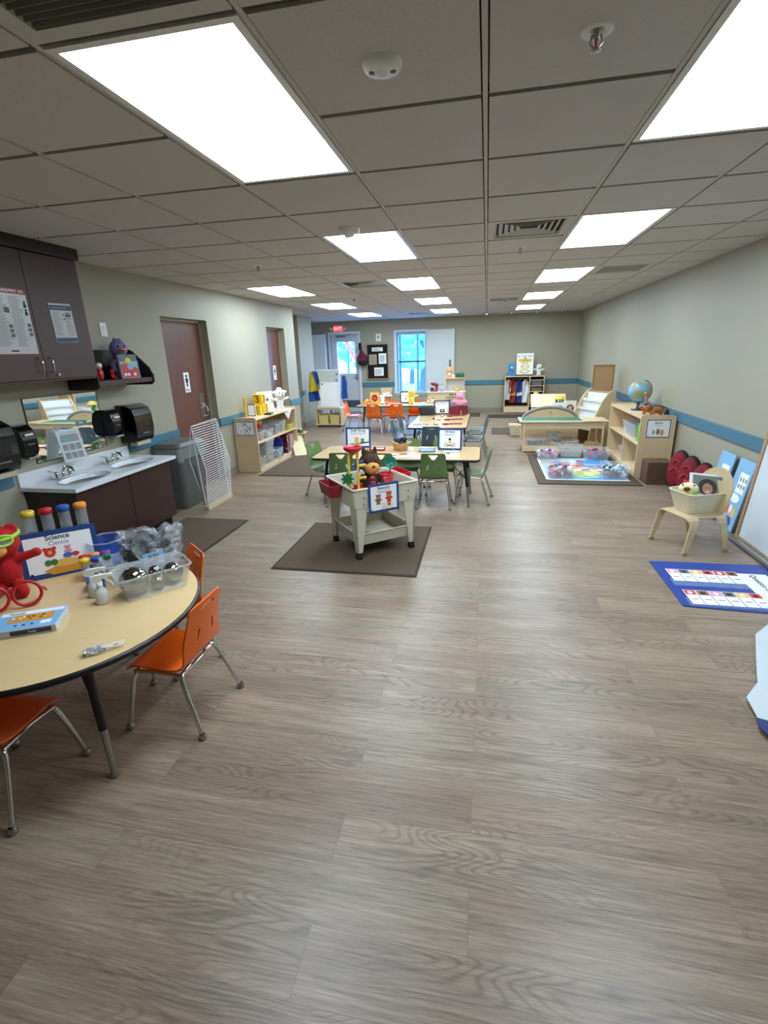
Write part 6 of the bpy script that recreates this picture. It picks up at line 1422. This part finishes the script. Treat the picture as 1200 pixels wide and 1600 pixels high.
bin_box('storage_tub', 'clear tub of mixed purple and white pieces at the near left corner of the map', 'tub', (.97, 6.50, .0125), .34, .42, .15, CLEAR, 0, bits1, seed=50, fm=60, lipw=.005)
bin_box('storage_tub', 'clear tub of mixed pieces at the far left corner of the map', 'tub', (.93, 7.62, .0125), .33, .38, .13, CLEAR2, 0, bits1, seed=51, fm=40)
bin_box('storage_tub', 'clear tub of blue and red pieces at the far right of the map', 'tub', (1.62, 7.60, .0125), .36, .34, .14, CLEAR2, 0, [BLUE, DKR, NAVY, PRED], seed=52, fm=40)
bin_box('storage_tub', 'empty milky tub at the far centre edge of the map in front of the shelf', 'tub', (1.30, 7.80, .0125), .34, .28, .15, CLEAR2, 0, None)
bin_box('storage_tub', 'clear tub of white and silver toys at the near right corner of the map', 'tub', (1.64, 6.52, .0125), .32, .44, .14, CLEAR, -8, [PAPER, SKYB, STEEL, GREYINK, PAPER, INK], seed=54, fm=50, lipw=.005)

# right toy shelf
t = open_shelf('toy_shelf', 'maple toy shelf against the right wall with the globe on top', 1.865, 2.262, 6.50, 8.05, .775, -1, .42)
k = G(); k.b2((-.18, -.03, .06), (.18, -.012, .40), MAPLE_X); k.obj('divider', t)
def blkpic(s, z):
    s.rect(-.135, -.11, .135, .11, INK, None, z); s.rect(-.125, -.10, .125, .10, PAPER, None, z + .0005); s.text('Blocks', .034, INK, TR(0, .07, z + .001), True); s.text('Bloques', .024, GREYINK, TR(0, .042, z + .001))
    bearpic(s, 0, -.02, .026, PBRN, z=z + .001); bearpic(s, .045, -.03, .026, PSAND, z=z + .0025); bearpic(s, -.05, -.03, .02, M('print_grey', '9aa0a0', .6), z=z + .001); s.disc(-.11, -.085, .006, INK, None, z + .001)
poster('side_label', '', TR(.01, -.776, .615) @ rotm(90), .28, .225, blkpic, parent=t)
for x in (-.1, .12):
    for z in (.36, .08): k = G(); k.disc(x, z, .007, MAPLE_D, TR(0, -.7755, 0, 90)); k.obj('screw_plug', t)
for i in range(5): bin_box('slim_tub', ['clear slim tub nearest the green jar', 'second clear slim tub from the green jar', 'middle one of the five clear slim tubs', 'fourth clear slim tub from the green jar', 'clear slim tub farthest from the green jar'][i] + ' on the right shelf middle level', 'tub', (2.05, 6.98 + i * .12, .4205), .26, .11, .17, CLEAR2, 0, [GREYINK, PAPER], seed=60 + i, group='slim tubs on the right shelf', fm=10)
t = thing('green_jar', 'bright green clear cylinder jar on the right shelf middle level', 'jar', (1.98, 6.76, .4205)); k = G(); k.cyl((0, 0, 0), (0, 0, .21), .065, M('lime_clear', '58cf2e', .2, alpha=.7), n=22); k.obj('jar_body', t); k = G(); k.lathe([(.068, .205), (.068, .225), (0, .228)], CLEAR2, 22); k.obj('lid', t); k = G(); k.cyl((0, 0, .01), (0, 0, .16), .05, M('green_fill', '3ea51e', .5), n=14); k.obj('contents', t)
bin_box('storage_tub', 'clear tub of white toys on the right shelf bottom, left of the divider', 'tub', (2.02, 7.42, .061), .24, .22, .17, CLEAR2, 0, [PAPER, GREYINK], seed=66)
o = G().box((0, 0, .03), (.1, .06, .06), TANW, .004).obj('wooden_block'); place(o, (2.0, 6.6, .061)); tag(o, 'single wooden block on the right shelf bottom near end', 'block')
# globe
t = thing('globe', 'light blue world globe on dark stand on the right shelf', 'globe', (2.03, 7.28, .756))
gm = bpy.data.materials.new('globe_map'); gm.use_nodes = True; nt = gm.node_tree; N = nt.nodes; L = nt.links
tc = N.new('ShaderNodeTexCoord'); nz = N.new('ShaderNodeTexNoise'); nz.inputs['Scale'].default_value = 9; nz.inputs['Detail'].default_value = 5; rp = N.new('ShaderNodeValToRGB')
rp.color_ramp.elements[0].position = .50; rp.color_ramp.elements[0].color = srgb('5fa3c4'); rp.color_ramp.elements[1].position = .53; rp.color_ramp.elements[1].color = srgb('b59b7a')
e_ = rp.color_ramp.elements.new(.6); e_.color = srgb('8c9f6a'); e_ = rp.color_ramp.elements.new(.4); e_.color = srgb('7db6d2')
L.new(tc.outputs['Object'], nz.inputs['Vector']); L.new(nz.outputs['Fac'], rp.inputs[0]); L.new(rp.outputs[0], N['Principled BSDF'].inputs['Base Color']); N['Principled BSDF'].inputs['Roughness'].default_value = .3
k = G(TR(0, 0, .245, 0, 20, 0)); k.ell((0, 0, 0), .14, gm, 36, 22); k.obj('sphere', t)
k = G(TR(0, 0, .245, 0, 20, 0)); k.tube([(.15 * math.cos(a), 0, .15 * math.sin(a)) for a in [R(-92 + 184 * i / 20) for i in range(21)]], .005, M('navy_stand', '1e2c44', .4), 8); k.obj('meridian', t)
k = G(); k.lathe([(0, 0), (.085, 0), (.085, .008), (.03, .018), (.018, .05), (.02, .095), (.0, .10)], MATS['navy_stand'], 24); k.obj('stand', t)
# animals
def animal(name, lab, x, y, rz, s, m, m2=None, tall=1.0):
    t = thing(name, lab, 'toy animal', (x, y, .756), rz)
    k = G(); k.ell((0, 0, .055 * s), (.075 * s, .03 * s, .032 * s), m); k.tube([(.06 * s, 0, .065 * s), (.09 * s, 0, .085 * s * tall)], .02 * s, m, 10); k.ell((.105 * s, 0, .092 * s * tall), (.028 * s, .02 * s, .02 * s), m); k.tube([(-.07 * s, 0, .06 * s), (-.10 * s, 0, .05 * s), (-.11 * s, 0, .02 * s)], .006 * s, m, 8)
    for sx in (-.05, .05):
        for sy in (-.018, .018): k.tube([(sx * s, sy * s, .05 * s), (sx * s * 1.1, sy * s, .0)], .011 * s, m, 8)
    k.obj('body', t, remesh(.0045))
    if m2:
        k = G(); k.ell((.09 * s, 0, .088 * s * tall), (.018 * s, .03 * s, .03 * s), m2); k.obj('mane', t)
AO = M('toy_orange_brown', 'b06a34', .6, var=.3, scale=30); AD = M('toy_dark', '1c1d22', .5); AG = M('toy_grey_brown', '5f574d', .7)
animal('toy_tiger', 'orange brown toy animal at the front of the shelf top, left', 2.02, 6.78, 190, 1.0, AO); animal('toy_lion', 'orange brown toy lion at the front of the shelf top, centre', 2.08, 6.66, 200, 1.15, AO, M('toy_mane', '7d4320', .8))
animal('toy_gorilla', 'black toy animal at the front right of the shelf top', 2.17, 6.58, 250, .9, AD); animal('toy_giraffe', 'tan spotted toy giraffe standing before the globe', 2.10, 7.04, 220, 1.0, M('toy_spotted', 'b88a5e', .6, var=.5, scale=60), None, 2.6); animal('toy_rhino', 'grey brown toy animal behind the orange ones on the shelf top', 2.15, 6.90, 180, 1.2, AG)
# brown box
t = thing('brown_box', 'plain dark brown cardboard cube box on the floor beside the right shelf', 'box', (2.045, 6.28, 0), 0); k = G(); k.box((0, 0, .135), (.27, .25, .27), M('brown_card', '5c4030', .7, var=.05), .004); k.obj('carton', t); k = G(); k.box((0, 0, .2706), (.27, .03, .001), M('brown_tape', '6e5140', .4)); k.obj('tape', t)
# red oval cushions against the wall
for i, (y, lab) in enumerate(((6.00, 'dark red oval shoe-shaped cushion against the right wall, nearest the shelf'), (5.68, 'dark red oval shoe-shaped cushion against the right wall, middle of three'), (5.34, 'dark red oval shoe-shaped cushion against the right wall, behind the wooden chair'))):
    t = thing('oval_cushion', lab, 'cushion', (2.165, y, 0), 0, 'dark red oval cushions', rot=(0, 0, R(38)))
    k = G(TR(0, 0, .0, 0, 8)); k.ell((0, 0, .225), (.055, .125, .225), M('black_side_cloth', '17161a', .9)); k.obj('black_side', t)
    k = G(TR(0, 0, .0, 0, 8)); k.ell((-.03, 0, .225), (.042, .108, .205), M('crimson_quilt', '7c101f', .8, var=.35, scale=16, bump=.8)); k.obj('red_front', t)
    k = G(TR(0, 0, .0, 0, 8)); k.tube([(-.074, -.05, .20), (-.078, 0, .26), (-.074, .05, .20)], .008, M('crimson_piping', 'b32a3c', .7), 8, sub=1); k.tube([(-.07, -.04, .30), (-.076, 0, .34), (-.07, .04, .30)], .007, MATS['crimson_piping'], 8, sub=1); k.obj('piping', t)
# wooden chair with tub
t = thing('wooden_chair', 'small bentwood chair of pale maple carrying a beige tub', 'chair', (1.68, 4.20, 0), 112)
BW = M('bentwood', 'cbb68c', .3, var=.05, scale=4, stretch=(1, 1, 8), coat=.3)
def seatf(u, v): return (u, v, .285 - .10 * max(0, (abs(u) - .14)) ** 2 * 20)
k = G(); k.box((0, 0, .283), (.30, .32, .018), BW, .008); k.obj('seat', t)
for sx in (-1, 1):
    for sy in (-1, 1):
        k = G(); P = [(sx * .13, sy * .12, .283), (sx * .165, sy * .125, .272), (sx * .180, sy * .13, .24), (sx * .188, sy * .185, .012)]
        vs = []; wd = [.045, .042, .034, .02]
        for (x, y, z), w_ in zip(P, wd):
            for a, b in ((-1, -1), (1, -1), (1, 1), (-1, 1)): vs.append((x + a * .008, y + b * w_, z + (a * -.008 if z > .26 else 0)))
        k.add(vs, [(q * 4 + i, q * 4 + (i + 1) % 4, (q + 1) * 4 + (i + 1) % 4, (q + 1) * 4 + i) for q in range(3) for i in range(4)] + [(0, 3, 2, 1), (12, 13, 14, 15)], BW, False); l = k.obj('leg', t, lambda o: [setattr(o.modifiers.new('b', 'BEVEL'), 'width', .003)])
        k = G(); k.box((sx * .188, sy * .185, .012), (.022, .046, .024), M('leg_shoe', 'b39c76', .4), .003); k.obj('foot_cap', l)
k = G()
def backf(u, v): return (u, -.165 - .13 * v + .6 * u * u, .27 + v * 1.2)
po = [(-.12, -.0), (.12, -.0)] + [(.15, .08), (.17, .16)] + [(.17 * math.cos(a), .17 + .14 * math.sin(a)) for a in [R(10 + 160 * i / 14) for i in range(15)]] + [(-.17, .16), (-.15, .08)]
k.plate(po, [[(-.05, .225), (-.055, .24), (-.045, .252), (0, .258), (.045, .252), (.055, .24), (.05, .225)]], backf, .012, BW, .03); k.obj('backrest', t)
t = thing('beige_tub', 'beige plastic tub with dipped front rim standing on the wooden chair', 'tub', (1.735, 4.255, .293), 22)
k = G(); a = rrect(.30, .20, .05, 5); b = rrect(.38, .28, .05, 5); n = len(a); TB = M('tub_beige', 'd5cbb0', .45, bump=.15, scale=120)
def dip(x, y): return .135 + .025 * (1 - max(0, 1 - (x / .07) ** 2) if abs(x) < .07 else 1) * 1.0
vs = [(x, y, 0) for x, y in a] + [(x, y, .165 - (.03 if abs(x) < .06 and y < 0 else 0)) for x, y in b] + [(x * .97, y * .96, .165 - (.03 if abs(x) < .06 and y < 0 else 0)) for x, y in b] + [(x * .96, y * .95, .008) for x, y in a]
for q in range(3): k.add(vs, [(q * n + i, q * n + (i + 1) % n, (q + 1) * n + (i + 1) % n, (q + 1) * n + i) for i in range(n)], TB, False)
k.add(vs, [tuple(range(n))[::-1], tuple(range(3 * n, 4 * n))], TB); k.obj('tub_body', t)
k = G(); k.tube([(x, y, .165 - (.03 if abs(x) < .06 and y < 0 else 0)) for x, y in b], .006, TB, 8, True); k.obj('rim', t)
t = thing('plush_chick', 'pale yellow plush chick with red comb lying in the beige tub', 'soft toy', (1.645, 4.245, .468), 0, rot=(R(-18), 0, R(-12)))
k = G(); k.ell((0, 0, .0), (.075, .06, .055), FZ['cream']); k.ell((.02, .05, -.04), (.06, .06, .05), FZ['cream']); k.obj('body', t, remesh(.006))
k = G(); k.ell((-.02, -.055, -.005), (.026, .02, .016), M('brown_beak', '5a2d1c', .6)); k.ell((-.02, -.05, -.035), (.016, .012, .02), PSAND); k.obj('beak', t)
for x in (-.03, 0, .025): k = G(); k.ell((x, 0, .058), (.014, .012, .018), RED); k.obj('comb', t)
for x in (-.05, .03): k = G(); k.ell((x, -.045, .028), .007, INK); k.obj('eye', t)
k = G(); k.tube([(-.05, -.04, -.04), (0, -.055, -.055), (.05, -.04, -.045)], .014, M('lime_collar', '7fae3c', .7), 8); k.obj('collar', t)
def photo(s, z):
    s.rect(-.115, -.085, .115, .085, M('photo_grey', '77807c', .4), None, z); s.disc(.0, -.01, .075, M('dark_hair_print', '3a3533', .5), None, z + .0006, .07); s.disc(.0, -.025, .04, M('face_print', 'b48a74', .5), None, z + .0012, .048)
    s.disc(-.014, -.015, .005, INK, None, z + .0018); s.disc(.014, -.015, .005, INK, None, z + .0018); s.disc(0, -.048, .014, PAPER, None, z + .0018, .005); s.rect(-.115, -.085, -.03, -.07, M('photo_light', 'b9c0bc', .4), None, z + .001)
t = thing('photo_book', 'white bordered photo book showing a smiling child standing in the beige tub', 'book', (1.775, 4.24, .42), 10)
poster('cover', '', TR(0, 0, .075, 62, 0, 0) @ rotm(0, 0, -8), .27, .20, photo, parent=t, th=.008)
k = G(TR(0, 0, .075, 62, 0, 0) @ rotm(0, 0, -8)); k.box((0, 0, -.01), (.26, .19, .012), PAPER); k.obj('pages', t)
# blue posters leaning on the wall
def bp(s, z, f=True):
    rnd = random.Random(3)
    s.rect(-.04, .02, .10, .20, PAPER, None, z); 
    for i in range(6): s.disc(-.01 + (i % 3) * .045, .14 - (i // 3) * .06, .015, GREYINK, None, z + .0006, .02)
    s.disc(0, -.03, .08, PAPER, None, z, .04)
    s.disc(-.06, -.14, .035, M('print_coral', 'e5673c', .5), None, z + .0006, .05); s.disc(.06, -.15, .03, PYEL, None, z + .0006, .045); s.disc(.0, -.13, .025, PAPER, None, z + .001, .04); s.disc(-.02, -.19, .03, PPNK, None, z + .0012, .02)
    s.prism([(-.02, -.3), (.05, -.3), (.08, -.25), (.05, -.2), (-.01, -.2), (-.04, -.25)], .0004, BLUE, TR(0, 0, z + .001)); s.disc(-.1, -.18, .02, PGRN, None, z + .001)
for i, (y0, y1, lab) in enumerate(((4.88, 5.18, 'tall pale blue poster pack leaning on the right wall behind the wooden chair'), (4.53, 4.81, 'tall pale blue poster pack with coral shapes next to the leaning whiteboard'))):
    t = thing('poster_pack', lab, 'poster pack', (2.20, (y0 + y1) / 2, 0), 0)
    poster('front_sheet', '', Matrix.Translation((0, 0, .31)) @ rotm(0, 9, 0) @ rotm(0, 0, -90) @ rotm(90), .27, .62, bp, base=M('pale_blue_card', '86b8de', .35, var=.1, scale=6), parent=t, th=.012)
# leaning whiteboard
t = thing('leaning_whiteboard', 'large whiteboard with tan wood frame leaning on the right wall at the frame edge', 'whiteboard', (2.15, 3.80, 0))
T = Matrix.Translation((0, 0, 0)) @ rotm(0, 5.2, 0)
k = G(T); k.b2((-.004, -.62, .03), (.01, .62, 1.17), M('whiteboard_face', 'd8dfe4', .22)); k.obj('board', t)
k = G(T); FW = M('oak_frame', 'a88867', .5); k.b2((-.015, .60, 0), (.022, .64, 1.2), FW, .003); k.b2((-.015, -.64, 0), (.022, -.60, 1.2), FW, .003); k.b2((-.015, -.60, 1.17), (.022, .60, 1.2), FW); k.b2((-.015, -.60, 0), (.022, .60, .03), FW); k.obj('frame', t)
k = G(T); k.b2((-.08, -.60, .005), (-.015, .60, .018), STEEL, .003); k.b2((-.085, -.6, .005), (-.078, .60, .03), STEEL); k.obj('tray', t)
# pocket chart on the floor
t = thing('pocket_chart', 'dark blue pocket chart with two rows of picture cards lying on the floor', 'chart', (0, 0, .002))
k = G(); CBL = M('chart_navy', '1d3f94', .45, bump=.2); k.add([(1.28, 3.80, 0), (1.28, 3.09, 0), (2.02, 3.05, 0), (2.06, 3.82, 0), (1.28, 3.80, .004), (1.28, 3.09, .004), (2.02, 3.05, .004), (2.06, 3.82, .004)], [(0, 1, 2, 3), (7, 6, 5, 4), (0, 4, 5, 1), (1, 5, 6, 2), (2, 6, 7, 3), (3, 7, 4, 0)], CBL); k.obj('cloth_panel', t)
for y in (3.18, 3.47): k = G(); k.b2((1.33, y - .08, .0045), (1.98, y + .03, .0055), M('clear_pocket', '9db4e0', .1, alpha=.25)); k.obj('clear_pocket', t)
k = G(); k.b2((1.80, 3.16, .0056), (2.0, 3.64, .0066), PAPER); k.text('Question of the Day', .07, INK, TR(1.9, 3.40, .0072, 0, 0, -90), True, .44); k.obj('title_strip', t)
pc = [[PRED, PBRN, PINK], [GREYP, INK, SKYB]]
for r_i, y in enumerate((3.22, 3.56)):
    for i in range(6):
        x = 1.385 + i * .078 + (.0 if r_i else .0)
        if r_i == 0 and i == 5: pass
        o = G().b2((-.036, -.10, 0), (.036, .10, .0015), PAPER).b2((-.032, .03, .0015), (.032, .095, .002), [PRED, PBRN, PPNK, GREYP, PYEL, PRED][(i + r_i * 2) % 6]).ell((0, .06, .002), (.016, .02, .0006), [PAPER, INK][i % 2]).b2((-.02, -.035, .0015), (.02, -.028, .002), INK)
        o = o.obj('picture_card'); place(o, (x, y, .0085)); tag(o, '%s picture card from the left in the %s row of the blue pocket chart' % (['first', 'second', 'third', 'fourth', 'fifth', 'sixth'][i], ['near', 'far'][r_i]), 'card', 'cards in the pocket chart')
# paper pad at the right edge
t = thing('chart_paper', 'large white sheet with dark blue strip at the lower right frame edge', 'paper', (0, 0, .003))
k = G(); poly = [(1.66, 2.87), (1.53, 2.75), (1.42, 2.50), (1.33, 2.29), (1.23, 2.17), (1.215, 2.03), (1.6, 1.90), (2.1, 2.1), (2.1, 2.9)]
k.plate(poly, [], lambda u, v: (u, v, .026 + .004 * math.sin(v * 9) + .12 * max(0, u - 1.5)), .003, M('grey_white_paper', 'c6cfd4', .6), .06); k.obj('sheet', t)
k = G(); k.plate([(1.213, 2.035), (1.195, 1.97), (1.21, 1.92), (1.6, 1.78), (1.62, 1.90)], [], lambda u, v: (u, v, .024), .004, M('navy_strip', '26316e', .4), .05); k.obj('navy_strip', t)
k = G(); k.b2((1.27, 2.03, 0), (2.0, 2.20, .018), BLACK, .006); k.b2((1.5, 2.2, 0), (2.0, 2.6, .018), BLACK, .006); k.obj('backing_pad', t)
o = G().tube([(-.18, .01, .0), (-.05, 0, .0), (.04, -.015, .0), (.16, -.02, 0)], .0025, M('sun_streak_white', 'e8eaea', .5), 6).obj('sun_streak_white'); place(o, (-.05, 10.75, .004)); o.name = 'sun_streak'; tag(o, 'thin white strip imitating a streak of sunlight on the floor left of the small grey mat', 'sun streak')  # thin white tube stands in for a streak of sunlight on the floor
